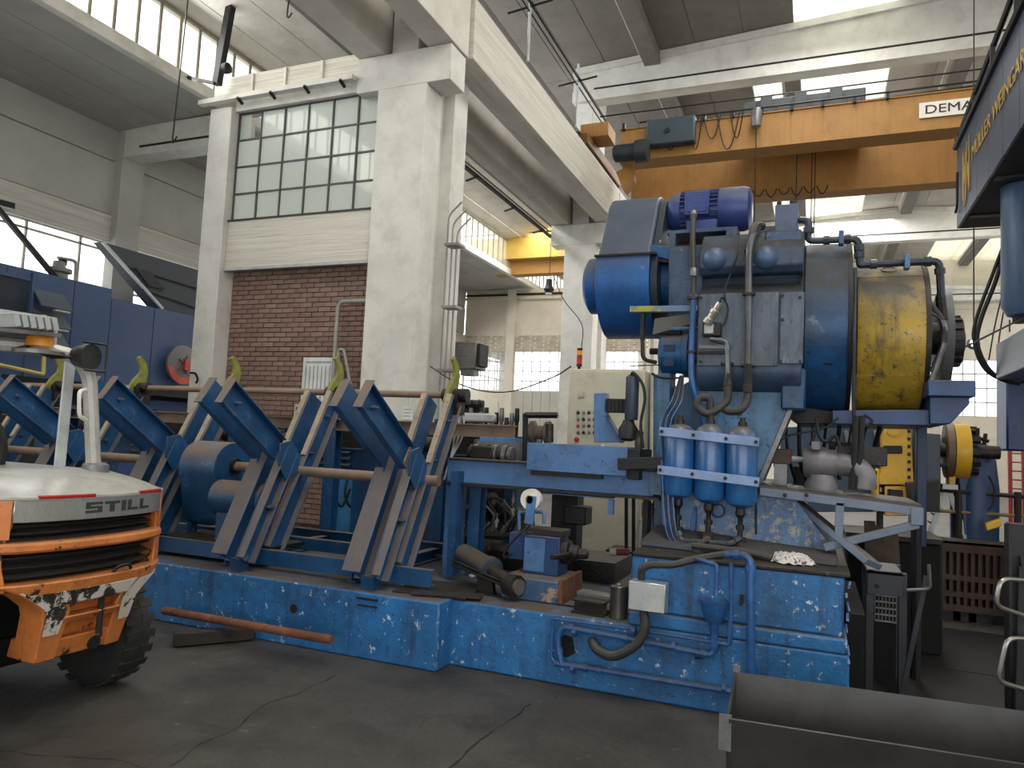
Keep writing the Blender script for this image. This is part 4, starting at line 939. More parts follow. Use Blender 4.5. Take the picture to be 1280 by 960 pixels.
MB().tube(spline([V3(815, 467, 5.55), V3(826, 472, 5.5), V3(850, 472, 5.5), V3(862, 466, 5.6)], 6), .010, n=6).build('cable', CABLE, m2)
MB().tube([V3(838, 411, 5.5), V3(872, 410, 5.5)], .014, n=8).build('tie_rod', LBLUE, m2)
# --- conduits and pressure pipes
pp = lambda *a: [V3(x, y, d) for x, y, d in a]
def clamp(px, py, y, r=.04):
    q = V3(px, py, y); MB().lathe((q.x, q.y, q.z-.009), (0, 0, 1), [(0, r), (.018, r)], n=8).build('pipe_clamp', STEEL, PR)
o = MB().tube(pp((867, 268, 5.74), (866, 300, 5.5), (867, 345, 5.42), (867, 374, 5.40)), .021, n=9).build('flexible_conduit', HOSE, PR)
for py in (268, 340, 372): q = V3(867, py, 5.74 if py == 268 else 5.41); MB().lathe((q.x, q.y, q.z-.03), (0, 0, 1), [(0, .026), (.05, .026), (.06, .02)], n=8).build('conduit_nut', GREYM, o)
pipe(pp((867, 372, 5.40), (864, 440, 5.38), (864, 480, 5.38), (878, 520, 5.45), (884, 560, 5.5)), .022, PR, rr=.12, couplings=False, n=10)
clamp(866, 373, 5.40); clamp(864, 440, 5.38)
pipe(pp((950, 283, 5.7), (943, 290, 5.5), (936, 310, 5.38), (936, 400, 5.38), (934, 470, 5.38)), .024, PR, m=mat('grey_oily_pipe', (96, 98, 102), .3, .5, var=.25, scale=8), rr=.1, couplings=False, n=10)
GP_ = MATS['grey_oily_pipe']; MB().tube(spline(pp((952, 283, 5.75), (945, 283, 5.6), (941, 292, 5.5), (936, 315, 5.40)), 5), .032, n=10).build('rubber_elbow', HOSE, PR)
for px, py in ((936, 368), (935, 458), (909, 455)): clamp(px, py, 5.38, .045)
pipe(pp((888, 424, 5.34), (909, 427, 5.34), (910, 480, 5.34)), .018, PR, m=GP_, rr=.03, n=8)
hs = MB().tube(spline(pp((910, 484, 5.34), (909, 500, 5.32), (897, 512, 5.28), (883, 517, 5.26), (872, 508, 5.26), (875, 498, 5.27), (886, 498, 5.28), (888, 508, 5.28), (887, 524, 5.28)), 6), .027, n=10).build('pressure_hose', HOSE, PR)
hs = MB().tube(spline(pp((935, 488, 5.36), (933, 503, 5.33), (924, 513, 5.30), (910, 514, 5.30), (902, 508, 5.32)), 6), .027, n=10).build('pressure_hose', HOSE, PR)
for px, py in ((910, 476), (935, 478)): q = V3(px, py, 5.35); MB().lathe((q.x, q.y, q.z-.07), (0, 0, 1), [(0, .036), (.05, .036), (.055, .03), (.12, .03), (.12, .024), (.2, .024)], n=6).build('hose_fitting', STEEL, PR)
# valve assembly
q = V3(889, 410, 5.38)
vb = MB().box((q.x-.06, 5.36, q.z-.06), (q.x+.07, 5.46, q.z+.04)).build('valve_block', STEEL, PR, bevel=.005)
MB().box((q.x-.045, 5.345, q.z-.045), (q.x+.02, 5.37, q.z+.025)).build('valve_face', LGREY, vb, bevel=.004)
d = V3(900, 376, 5.30)-V3(884, 400, 5.34); MB().lathe(V3(884, 404, 5.34), d, [(0, .035), (.04, .035), (.045, .028), (.08, .028), (.085, .034), (.11, .034), (.115, .026), (.17, .026)], n=10).build('solenoid', mat('bright_fitting', (190, 186, 176), .3, .8, var=.15), vb)
for z in (-.13, -.17): MB().box((q.x-.09, 5.41, q.z+z-.014), (q.x+.09, 5.45, q.z+z+.008)).build('slot_plate', GREYM if z > -.15 else DARK, vb)
MB().tube(spline(pp((900, 378, 5.3), (903, 372, 5.36), (910, 385, 5.40), (906, 404, 5.40), (895, 412, 5.38)), 6), .006, n=5).build('cable', CABLE, PR)
MB().tube(spline(pp((924, 292, 5.5), (923, 315, 5.38), (912, 345, 5.42), (906, 362, 5.38), (907, 378, 5.38)), 6), .007, n=5).build('cable', CABLE, PR)
# pipes over the drums
OP = mat('dark_blue_oil_pipe', (50, 58, 68), .4, .3, var=.2)
pipe(pp((1000, 275, 5.75), (1011, 276, 5.7), (1010, 300, 5.7), (1020, 301, 5.7), (1073, 298, 5.7), (1075, 331, 5.7), (1078, 331, 5.7), (1174, 326, 5.75), (1177, 380, 5.8)), .026, PR, m=OP, rr=.05, n=9)
pipe(pp((1069, 335, 5.62), (1068, 420, 5.5), (1067, 520, 5.6)), .012, PR, m=OP, couplings=False)
MB().tube(pp((1176, 370, 5.8), (1179, 400, 5.8)), .034, n=8).build('oil_pipe_sleeve', STEEL, PR)
for px, py in ((1051, 298), (1133, 328)): q = V3(px, py, 5.7); MB().box((q.x-.015, 5.66, q.z-.05), (q.x+.02, 5.74, q.z+.05)).build('pipe_clamp', LBLUE, PR, bevel=.004)
# --- pressure vessels
TK = mat('tank_blue_enamel', (34, 94, 152), .22, var=.15, scale=4, dust=((84, 82, 80), .95, .05), streak=((30, 56, 96), .55), coat=.4)
tops, bots = (530, 530, 533), (622, 628, 634)
for k, (px, tp, bt, lab) in enumerate(zip((849, 887.5, 927), tops, bots, ('left blue gas bottle strapped to the press frame', 'middle blue gas bottle of the three strapped to the press frame', 'right blue gas bottle strapped to the press frame, nearest the yellow drum'))):
    a, c = V3(px, tp, 5.22), V3(px, bt, 5.22); H = a.z-c.z; x = (a.x+c.x)/2
    t = empty('gas_bottle', (x, 5.22, c.z), lab, 'pressure vessel', 'three gas bottles strapped to the press')
    MB().lathe((x, 5.22, c.z), (0, 0, 1), [(-.012, .02), (0, .06), (.02, .092), (.05, .104), (H-.07, .104), (H-.035, .092), (H-.01, .06), (H, .03)], n=28).build('vessel', TK, t)
    MB().lathe((x, 5.22, c.z+H), (0, 0, 1), [(-.01, .03), (.03, .03), (.03, .02), (.06, .02)], n=10).build('neck', STEEL, t)
    v = MB().lathe((x, 5.22, c.z-.2), (0, 0, 1), [(0, .018), (.05, .018), (.05, .028), (.08, .028), (.08, .016), (.12, .016), (.15, .035), (.195, .03)], n=10).build('outlet_stem', STEEL, t)
    MB().box((x-.035, 5.18, c.z-.30), (x+.035, 5.26, c.z-.2)).build('valve_body', STEEL, t, bevel=.004)
    MB().cyl((x, 5.15, c.z-.25), (x, 5.19, c.z-.25), .028, n=12).build('valve_knob', mat('brown_knob', (104, 80, 70), .5), t)
for (a, c) in (((824, 539), (949, 553)), ((822, 587), (949, 603))):
    p, q = V3(*a, 5.10), V3(*c, 5.10); s = MB().bar(p, q, .014, .06).build('tank_strap', mat('pale_blue_strap', (128, 150, 190), .5, var=.15, streak=((80, 92, 116), .5)), PR, bevel=.003)
    for t in (.03, .355, .68, .97):
        e = p.lerp(q, t); MB().cyl(e-Vector((0, .016, 0)), e, .013, n=6).build('bolt', DARK, s)
    MB().bar(p+Vector((.02, 0, 0)), p+Vector((.02, .5, 0)), .02, .04).build('strap_stay', LBLUE, s); MB().bar(q-Vector((.02, 0, 0)), q+Vector((-.02, .45, 0)), .02, .04).build('strap_stay', LBLUE, s)
# manifold under the vessels, cables down the left
OP2 = mat('dark_manifold_pipe', (60, 64, 70), .45, .3, var=.25)
pipe(pp((848, 664, 5.14), (851, 676, 5.12), (914, 680, 5.10), (925, 672, 5.14)), .020, PR, m=OP2, rr=.03)
MB().tube(spline(pp((884, 675, 5.1), (872, 682, 5.06), (868, 688, 5.04), (880, 695, 5.02), (905, 696, 4.98)), 5), .019, n=8).build('hose', HOSE, PR)
MB().lathe(V3(893, 696, 4.98), (1, 0, .0), [(0, .024), (.05, .024), (.05, .034), (.09, .034), (.09, .026), (.15, .026), (.15, .036), (.2, .036)], n=8).build('brass_union', mat('brass_grey', (150, 142, 120), .35, .8, var=.2), PR)
MB().tube(spline(pp((865, 682, 4.99), (930, 690, 4.97), (965, 698, 4.95)), 5), .022, n=8).build('hose', HOSE, PR)
MB().bar(*pp((820, 690, 4.95), (872, 698, 4.95)), .03, .03).build('loose_channel', GREYM, PR)
for k in range(5):
    x = 828+k*3
    MB().tube(spline(pp((x+22-k*2, 470, 5.5), (x+12, 500, 5.3), (x-2, 530, 5.25), (x, 590, 5.18), (x+2, 640, 5.15), (x+8, 672, 5.12), (x+25, 684, 5.08)), 5), .007, n=5).build('cable', CABLE if k % 2 else PIPEB, PR)
MB().tube(spline(pp((872, 626, 5.45), (868, 645, 5.42), (866, 672, 5.4)), 4), .02, n=8).build('hose', PIPEB, PR)
q = V3(898, 638, 5.40); ring = MB().tube([(q.x+.045*cos(a), 5.38, q.z+.045*sin(a)) for a in [2*pi*k/16 for k in range(17)]], .008, n=6, caps=False).build('lifting_ring', DB, PR)
pipe(pp((945, 628, 5.38), (945, 668, 5.38)), .008, PR, m=DARK, couplings=False)
# --- platform on the right of the press with braces
AN = mat('grey_blue_angle_paint', (104, 116, 136), .5, var=.2, dust=(DUST, .9, .4), streak=((64, 70, 82), .6))
PF = []
a, c = V3(950, 614, 5.30), V3(1152, 640, 5.30)
MB().bar(a, c, .05, .055).build('platform_edge', AN, PR, bevel=.003)
b = MB(); b.add([a+Vector((-.1, 0, .03)), c+Vector((0, 0, .03)), c+Vector((0, .8, .03)), a+Vector((-.1, .8, .03)), a+Vector((-.1, 0, .045)), c+Vector((0, 0, .045)), c+Vector((0, .8, .045)), a+Vector((-.1, .8, .045))], [(0, 3, 2, 1), (4, 5, 6, 7), (0, 1, 5, 4), (1, 2, 6, 5), (2, 3, 7, 6), (3, 0, 4, 7)])
b.build('platform_plate', mat('oily_deck', (70, 66, 62), .5, .3, var=.3, scale=6), PR)
MB().bar(V3(1146, 634, 5.29), V3(1146, 656, 5.29), .05, .07, (1, 0, 0)).build('platform_end', AN, PR, bevel=.003)
MB().bar(V3(1148, 655, 5.3), V3(1030, 684, 5.3), .05, .05).build('platform_brace', AN, PR, bevel=.003)
MB().bar(V3(1050, 628, 5.3), V3(1048, 676, 5.3), .05, .05, (1, 0, 0)).build('platform_post', AN, PR, bevel=.003)
MB().bar(V3(985, 618, 5.7), V3(1092, 706, 5.15), .16, .04, (.5, 0, 1)).build('diagonal_brace', AN, PR, bevel=.003)
for px in (981, 1008): q = V3(px, 619, 5.27); MB().cyl((q.x, 5.262, q.z), (q.x, 5.28, q.z), .014, n=8).build('bolt', DARK, PR)
# silver pump on the platform
PU = empty('oil_pump', (0, 5.75, 1.3), 'dull silver cast pump with a bent pipe elbow on the press platform', 'pump')
AL = mat('dull_cast_silver', (112, 110, 114), .48, .25, var=.2, scale=5, streak=((84, 82, 84), .6), bump=.1)
q = V3(1008, 578, 5.72); zd = V3(1030, 618, 5.6).z
MB().lathe((q.x-.02, 5.72, q.z+.0), (1, 0, 0), [(0, .07), (.0, .10), (.04, .115), (.14, .115), (.17, .10), (.22, .10)], n=24).build('pump_body', AL, PU)
MB().tube(spline([(q.x+.17, 5.7, q.z), (q.x+.30, 5.68, q.z-.01), (q.x+.37, 5.67, q.z-.07), (q.x+.37, 5.67, q.z-.16)], 7), .078, n=16).build('elbow', AL, PU)
MB().box((q.x+.03, 5.6, q.z+.09), (q.x+.09, 5.7, q.z+.15)).build('lug', AL, PU, bevel=.006)
MB().lathe((q.x+.10, 5.68, q.z-.22), (0, 0, 1), [(0, .15), (.03, .15), (.04, .11), (.07, .11), (.14, .08)], n=18).build('pump_base', AL, PU)
MB().box((q.x-.24, 5.7, q.z-.02), (q.x-.10, 5.9, q.z+.09)).build('coupling_box', mat('brown_box', (66, 44, 40), .6), PU, bevel=.005)
MB().cyl((q.x-.12, 5.75, q.z+.02), (q.x-.01, 5.75, q.z+.02), .022, n=8).build('drive_rod', LGREY, PU); MB().box((q.x+.20, 5.72, q.z-.0), (q.x+.52, 5.95, q.z+.13)).build('valve_manifold', STEEL, PU, bevel=.006)
MB().box((q.x-.22, 5.75, q.z-.22), (q.x-.13, 5.9, q.z-.02)).build('bracket', GREYM, PU)
# hoses hanging under the drums
for k, (pts, r) in enumerate([([(1070, 520), (1068, 570), (1064, 612)], .022), ([(1078, 520), (1076, 560), (1070, 612)], .018), ([(1020, 522), (1024, 545), (1034, 552), (1044, 545), (1050, 560)], .012), ([(1048, 522), (1030, 535), (985, 545), (970, 556)], .007), ([(1022, 520), (1018, 545), (1012, 556)], .008), ([(1072, 522), (1080, 533), (1090, 526), (1080, 518)], .010)]):
    MB().tube(spline(pp(*[(x, y, 5.62) for x, y in pts]), 6), r, n=7).build('hanging_hose', CABLE, PR)
# rag on the base flange
def rag(c, sx, sy, sz, m, label, name='rag'):
    rnd = random.Random(int(c.x*1000)); ph = [rnd.uniform(0, 6) for _ in range(8)]; b = MB(); n, k = 30, 14; vs = []
    def f(i, j):
        a = 2*pi*i; t = j; r = t**.8
        wob = 1+.16*sin(3*a+ph[0])+.10*sin(7*a+ph[1])+.08*sin(11*a+ph[2]+t*5)
        h = (1-t**2)*(.72+.34*sin(5*a+ph[3]+t*4)*t+.26*sin(9*a+ph[4]+t*11)*t) + .16*sin(13*a+t*14+ph[5])*t
        return Vector((c.x+sx*r*wob*cos(a), c.y+sy*r*wob*sin(a), c.z+max(.002, sz*h)))
    return b.grid(f, n, k).build(name, m, label=label, cat='rag')
rag(P(986, 716, Z=.945), .13, .07, .085, mat('white_striped_cloth', (196, 190, 188), .9, var=.3, scale=20, chips=((96, 86, 90), .78, 22)), 'crumpled white and grey rag lying on the press base flange')
o = [x for x in COL.objects if x.name == 'rag'][0]; o.location.y = 4.93; o.location.z = .915

for (px, py, w_, h_, y_) in ((1000, 596, .10, .16, 6.3), (1080, 590, .16, .20, 6.5), (1052, 560, .20, .10, 6.6), (975, 575, .10, .12, 6.2), (1120, 622, .10, .12, 6.4)):
    q = V3(px, py, y_); MB().box((q.x-w_/2, y_, q.z-h_/2), (q.x+w_/2, y_+.15, q.z+h_/2)).build('control_valve', DARK if px % 4 else STEEL, PR, bevel=.008)
for k in range(9):
    a_ = (965+k*17, 522+(k % 3)*3); m_ = (970+k*15, 560+(k*7) % 20); e_ = (980+k*14, 600)
    MB().tube(spline([V3(*a_, 6.0), V3(*m_, 5.95+.03*k), V3(*e_, 6.1)], 6), .009+.004*(k % 3), n=6).build('hanging_hose', CABLE if k % 3 else HOSE, PR)
# ================================================================== feed slide between rack and press
SL = empty('feed_slide', (-1.9, 5.4, .455), 'light blue feed slide beam with box carriage leading from the rack into the press', 'slide table')
SLB = mat('scuffed_light_blue', (74, 112, 160), .42, var=.2, scale=3, dust=((74, 70, 68), .85, .4), chips=((40, 60, 92), .66, 14), streak=((46, 64, 92), .6), bump=.1)
a, c = V3(560, 574, 5.4), V3(818, 590, 5.4); a2, c2 = V3(560, 604, 5.4), V3(822, 619, 5.4)
x0, x1 = a.x, c.x; zt_, zb_ = (a.z+c.z)/2, (a2.z+c2.z)/2
MB().box((x0, 5.4, zb_), (x1, 5.52, zt_)).build('slide_beam', SLB, SL, bevel=.004)
MB().box((x0, 5.34, zb_-.02), (x1+.05, 5.6, zb_)).build('beam_flange', STEEL, SL); MB().box((x0, 5.36, zt_), (x1, 5.6, zt_+.015)).build('beam_flange', STEEL, SL)
MB().box((x0, 5.95, zt_-.05), (x1-.4, 6.0, zt_+.16)).build('trough_wall', mat('grey_trough_plate', (104, 106, 108), .5, var=.2, scale=3, streak=((60, 60, 62), .5)), SL)
MB().box((x0, 5.5, zt_-.05), (x1-.4, 5.96, zt_-.03)).build('trough_floor', STEEL, SL)
MB().box((x0, 6.0, zt_+.10), (P(652, 550, Y=6).x, 6.5, zt_+.20)).build('rear_shelf', SLB, SL, bevel=.004)
for k in range(9):
    x = V3(588, 560, 5.75).x+.045*k
    MB().lathe((x, 5.75, zt_+.05), (1, 0, 0), [(0, .05), (.004, .085 if k % 2 else .07), (.04, .085 if k % 2 else .07), (.044, .05)], n=16).build('roller_ring', GREYM if k % 3 else STEEL, SL)
MB().box((x0+.08, 5.65, zt_-.02), (x0+.28, 5.85, zt_+.12)).build('roller_drive', STEEL, SL, bevel=.01)
# carriage box
a, c = V3(659, 553, 5.28), V3(783, 594, 5.28)
MB().box((a.x, 5.28, c.z-.01), (c.x, 5.75, a.z)).build('carriage_box', SLB, SL, bevel=.006)
MB().box((c.x, 5.3, c.z-.03), (c.x+.09, 5.72, a.z-.01)).build('carriage_end', DARK, SL, bevel=.004)
MB().box((a.x+.02, 5.33, c.z-.045), (c.x-.2, 5.42, c.z-.01)).build('carriage_shoe', STEEL, SL)
for k in (.3, .75): x = a.x+(c.x-a.x)*k; MB().cyl((x, 5.32, a.z), (x, 5.32, a.z+.012), .018, n=8).build('bolt', LGREY, SL)
b0, b1 = V3(774, 580, 5.24), V3(838, 578, 5.24); MB().bar(b0, b1, .10, .085).build('push_bar', DARK, SL, bevel=.006)
e = V3(812, 590, 5.3); MB().box((e.x, 5.3, e.z-.16), (e.x+.09, 5.4, e.z)).build('end_lug', LBLUE, SL, bevel=.004)
a, c = V3(655, 613, 5.42), V3(768, 625, 5.42); MB().box((a.x, 5.36, c.z+.01), (c.x, 5.46, a.z+.0)).build('lower_rail', SLB, SL, bevel=.004)
e = V3(764, 628, 5.4); MB().box((e.x-.02, 5.38, e.z-.09), (e.x+.02, 5.42, e.z+.02)).build('rail_stop', SLB, SL)
for x in (x0+.03,): MB().box((x-.06, 5.45, .455), (x+.06, 5.6, zt_)).build('slide_leg', SLB, SL, bevel=.004)
MB().box((x1-.12, 5.6, .455), (x1-.08, 5.65, zb_)).build('slide_leg', DARK, SL)
# frame bracket behind carriage, vertical blue bracket, hydraulic column
MB().tube([V3(656, 585, 5.9), V3(657, 517, 5.9)], .026, n=4).build('guard_frame', DARK, SL); MB().tube([V3(656, 519, 5.9), V3(697, 519, 5.9)], .026, n=4).build('guard_frame', DARK, SL)
MB().lathe(V3(664, 540, 6.0), (1, 0, 0), [(0, .1), (.03, .1), (.05, .06), (.12, .06), (.14, .1), (.17, .1)], n=16).build('bobbin', mat('brown_bobbin', (92, 76, 66), .6), SL)
MB().tube([V3(687, 553, 5.9), V3(687, 530, 5.9)], .035, n=8).build('bobbin_post', STEEL, SL)
MB().bar(V3(752, 553, 5.55), V3(752, 492, 5.55), .09, .10, (1, 0, 0)).build('column_bracket', SLB, SL, bevel=.004)
MB().prism([V3(749, 520, 5.5), V3(759, 520, 5.5), V3(778, 553, 5.5), V3(749, 553, 5.5)], (0, .03, 0)).build('column_gusset', SLB, SL, bevel=.004)
MB().bar(V3(759, 520, 5.47), V3(778, 553, 5.47), .02, .09, (0, 1, 0)).build('gusset_rib', DB, SL)
a, c = V3(757, 498, 5.5), V3(787, 516, 5.5); MB().box((a.x, 5.5, c.z), (c.x, 5.62, a.z)).build('feed_motor', DARK, SL, bevel=.004)
for k in range(5): MB().box((a.x-.0+.03*k, 5.485, c.z+.01), (a.x+.012+.03*k, 5.5, a.z-.01)).build('motor_rib', DARK, SL)
q = V3(789, 525, 5.45); z1 = V3(789, 471, 5.45).z
MB().lathe((q.x, 5.45, q.z), (0, 0, 1), [(0, .045), (.01, .05), (z1-q.z, .05), (z1-q.z+.012, .035)], n=18).build('feed_cylinder', mat('slate_cylinder', (48, 60, 76), .4, var=.15), SL)
MB().lathe((q.x-.02, 5.45, q.z-.16), (0, 0, 1), [(0, .03), (.02, .07), (.09, .075), (.13, .05), (.16, .04)], n=12).build('knuckle', DARK, SL)
MB().tube(spline([V3(789, 470, 5.45), V3(792, 466, 5.4), V3(803, 480, 5.4), V3(806, 500, 5.4), V3(801, 530, 5.4), V3(804, 560, 5.4)], 6), .011, n=6).build('hose', CABLE, SL)
MB().tube(spline([V3(800, 540, 5.45), V3(798, 556, 5.4), V3(802, 575, 5.4)], 6), .028, n=8).build('hose', STEEL, SL)
MB().tube(spline([V3(785, 458, 5.45), V3(800, 457, 5.5), V3(826, 456, 5.6)], 5), .004, n=4).build('cable', CABLE, SL)
# loads of small tubes and valves behind the slide
VB = empty('valve_bank', (-3.0, 7.2, 1.2), 'row of dark vertical spindles and valves behind the slide trough', 'valves')
MB().box((P(566, 540, Y=7.2).x, 7.15, 0), (P(650, 540, Y=7.2).x, 7.5, 1.62)).build('bench', STEEL, VB)
for k in range(12):
    q = P(575+k*6.4, 538, Y=7.2); h = .20+.05*((k*7) % 3)
    MB().lathe((q.x, 7.2, 1.62), (0, 0, 1), [(0, .022), (h*.5, .022), (h*.55, .030), (h, .024)], n=8).build('spindle', STEEL if k % 2 else GREYM, VB)
for k in range(3): q = P(577+9*k, 505, Y=7.2); MB().lathe((q.x, 7.2, q.z), (1, 0, 0), [(0, .03), (.03, .05), (.05, .05), (.06, .03), (.09, .03)], n=10).build('knob', STEEL, VB)
q = P(590, 522, Y=7.2); MB().cbox((q.x+.1, 7.2, q.z), (.4, .12, .10)).build('valve_head', LGREY, VB, bevel=.02)
MB().box((P(566, 522, Y=7.25).x, 7.25, 1.6), (P(600, 522, Y=7.25).x, 7.35, P(590, 500, Y=7.25).z)).build('bracket', STEEL, VB)
for k in range(3): MB().tube(spline([P(566+7*k, 520, Y=6.6), P(568+5*k, 545, Y=6.3), P(563, 575, Y=6.0), P(555, 600, Y=5.9)], 5), .010, n=6).build('hose', mat('grey_hose', (130, 130, 130), .5), VB)
# machinery beneath the slide
UM = empty('hydraulic_unit', (-2.6, 6.2, .46), 'cluster of dark hydraulic pumps, hoses and fittings under the slide beam', 'hydraulic unit')
rr = random.Random(3)
MB().box((-3.0, 6.0, .455), (-1.5, 6.6, .62)).build('tray', STEEL, UM)
for (px, py, r, l) in ((600, 632, .13, .22), (575, 640, .07, .2), (620, 640, .10, .15), (585, 660, .06, .3), (640, 640, .05, .2)):
    q = V3(px, py, 6.1); MB().lathe(q, (1, -.2, 0), [(0, r*.5), (.02, r), (l*.6, r), (l*.65, r*.7), (l, r*.7)], n=14).build('pump', STEEL if r > .06 else GREYM, UM)
for k in range(14):
    px = 575+rr.random()*75; py = 628+rr.random()*50; q = V3(px, py, 5.9+rr.random()*.3)
    MB().lathe(q, (0, 0, 1), [(0, .012), (.04, .012), (.04, .02), (.07, .02), (.07, .01), (.12, .01)], n=6).build('fitting', LGREY if k % 2 else GREYM, UM)
for k in range(9):
    px = 570+k*10; MB().tube(spline([V3(px, 625, 6.0), V3(px+rr.uniform(-10, 20), 645, 5.8), V3(px+rr.uniform(-10, 15), 665, 5.85), V3(px+rr.uniform(0, 20), 640, 6.0)], 5), .010, n=6).build('hose', CABLE if k % 3 else GREYM, UM)
MB().tube([V3(565, 668, 5.8), V3(645, 670, 5.8)], .03, n=8).build('pipe', STEEL, UM)
MB().box((V3(562, 680, 5.7).x, 5.7, .455), (V3(598, 680, 5.7).x, 6.0, V3(580, 668, 5.7).z)).build('oil_can', mat('wrapped_black_sheet', (54, 54, 54), .35, .4, chips=((190, 190, 184), .70, 12), var=.3), UM, bevel=.01)
MB().box((V3(690, 610, 5.9).x, 5.9, .455), (V3(722, 610, 5.9).x, 6.1, V3(700, 618, 5.9).z)).build('dark_drive', DARK, UM, bevel=.01)
MB().box((V3(705, 640, 5.8).x, 5.8, V3(705, 655, 5.8).z), (V3(732, 640, 5.8).x, 6.0, V3(705, 632, 5.8).z)).build('dark_drive', DARK, UM, bevel=.01)
rag(V3(600, 685, 5.6), .16, .06, .14, mat('grey_patterned_cloth', (176, 174, 166), .9, chips=((70, 66, 62), .8, 20), var=.2), 'grey patterned cloth bundle behind the tilted hydraulic cylinder')
o = [x for x in COL.objects if x.name == 'rag.001'][0]; o.location.z = .46
# pedestal with white roller head
PD = empty('roller_pedestal', (-1.75, 5.3, .455), 'blue bolted pedestal with white roller head under the slide', 'pedestal')
x0p, x1p = V3(627, 720, 5.0).x, V3(694, 720, 5.0).x
MB().box((x0p, 5.0, .455), (x1p+.02, 5.5, .61)).build('base_block', mat('dark_blue_worn_block', (56, 84, 120), .5, var=.25, scale=6, chips=((150, 130, 108), .8, 6), dust=(DUST, .9, .5), streak=((50, 44, 40), .6)), PD, bevel=.008)
xr = V3(736, 700, 5.3).x; MB().box((x1p+.02, 5.02, .46), (x1p+.05, 5.5, .62)).build('side_cheek', RUST, PD)
a, c = V3(655, 668, 5.2), V3(682, 706, 5.2); MB().box((a.x, 5.2, .61), (c.x+.10, 5.42, a.z)).build('pedestal_box', DB, PD, bevel=.006)
MB().box((a.x+.01, 5.19, .63), (c.x-.01, 5.2, a.z-.02)).build('side_cover', SLB, PD, bevel=.003)
MB().box((a.x-.14, 5.25, a.z-.20), (a.x-.01, 5.4, a.z-.0)).build('side_box', DB, PD, bevel=.006)
MB().lathe((c.x+.10, 5.3, .78), (1, 0, 0), [(0, .09), (.05, .09), (.06, .06), (.12, .05)], n=14).build('side_flange', STEEL, PD)
MB().box((a.x-.0, 5.22, a.z), (c.x+.12, 5.4, a.z+.05)).build('top_clamp', STEEL, PD, bevel=.006)
b0, b1 = V3(661, 655, 5.15), V3(665, 620, 5.15); MB().bar(b0, b1+Vector((.0, 0, .0)), .07, .02, (0, 1, 0)).build('link_plate', SLB, PD, bevel=.003)
q = V3(665, 624, 5.2); MB().lathe((q.x, 5.16, q.z), (0, 1, 0), [(0, .05), (.0, .078), (.06, .078), (.06, .03)], n=22).build('white_roller', mat('white_nylon', (214, 210, 202), .4), PD)
MB().cyl((q.x, 5.14, q.z), (q.x, 5.17, q.z), .03, n=12).build('roller_bolt', GREYM, PD)
MB().tube(rounded([V3(649, 662, 5.2), V3(649, 640, 5.2), V3(680, 640, 5.2), V3(680, 655, 5.2)], .02), .014, n=6).build('fork_bracket', LBLUE, PD)
MB().tube(spline([V3(664, 655, 5.15), V3(645, 672, 5.1), V3(632, 688, 5.1), V3(630, 697, 5.1), V3(640, 693, 5.1)], 5), .010, n=6).build('hose', CABLE, PD)
q = V3(690, 697, 5.02); MB().tube([q, V3(728, 690, 5.4)], .02, n=8).build('clamp_rod', STEEL, PD); MB().lathe(V3(722, 692, 5.3), (1, .4, 0), [(0, .035), (.03, .04), (.06, .04), (.08, .03)], n=10).build('clamp_knob', STEEL, PD)
# hydraulic cylinder lying on the foundation
HC = empty('hydraulic_cylinder', (-2.1, 5.0, .46), 'tilted dark hydraulic cylinder with an eye end lying on the foundation edge', 'cylinder')
p0, p1, p2 = V3(578, 692, 5.3), V3(615, 714, 5.08), V3(641, 732, 4.95)
d = (p1-p0); MB().lathe(p0, d, [(0, .07), (.02, .085), (d.length-.06, .085), (d.length-.05, .10), (d.length, .10), (d.length+.01, .06)], n=18).build('barrel', mat('oily_blue_steel', (60, 72, 88), .4, .4, var=.35, scale=5, dust=((92, 84, 76), 1, -.1)), HC)
MB().cyl(p1, p2, .055, n=12).build('rod', STEEL, HC)
ax = Vector((.9, -.4, 0)).normalized(); MB().lathe(p2-ax*.05, ax, [(0, .04), (.0, .075), (.04, .08), (.10, .08), (.10, .04)], n=20).build('eye_end', STEEL, HC)
MB().lathe(p2+ax*.05, ax, [(0, .055), (.02, .055), (.02, .02)], n=16).build('pin', mat('shiny_pin', (150, 148, 142), .3, .8), HC)
MB().prism([Vector((p1.x-.10, p1.y-.04, .455)), Vector((p1.x+.04, p1.y-.04, .455)), Vector((p1.x+.02, p1.y-.04, p1.z-.05)), Vector((p1.x-.10, p1.y-.04, p1.z-.03))], (0, .05, 0)).build('saddle', STEEL, HC, bevel=.004)
for k in range(2): MB().tube([V3(565, 700+6*k, 5.1), V3(640, 732+4*k, 4.92)], .009, n=6).build('rod_guide', STEEL, HC)
# loose parts on the foundation
sp = empty('steel_offcut', (-1.3, 4.9, .455), 'dark steel I section offcut lying on the foundation next to the can', 'steel offcut')
a, c = V3(716, 748, 4.85), V3(757, 752, 4.85)
MB().ibeam((a.x, 4.9, .50), (c.x, 4.88, .50), .09, .12, .012).build('i_section', STEEL, sp); MB().cbox((c.x-.1, 5.02, .555), (.28, .1, .03), Matrix.Rotation(-.2, 3, 'Z')).build('cut_plate', GREYM, sp, bevel=.003)
q = V3(773, 768, 4.88)
cn = MB().lathe((q.x, 4.88, .455), (0, 0, 1), [(0, .058), (.0, .06), (.205, .06), (.21, .055), (.205, .05)], n=22).build('steel_can', mat('oily_tin', (104, 100, 94), .3, .8, var=.35, scale=7), label='dark dented steel can standing by the raised press pedestal', cat='can')
rag(Vector((P(748, 672, Y=6.3).x, 6.3, .456)), .14, .12, .20, mat('purple_grey_cloth', (72, 62, 84), .9, var=.4, scale=14), 'crumpled purple grey rag heaped on the foundation behind the pedestal')
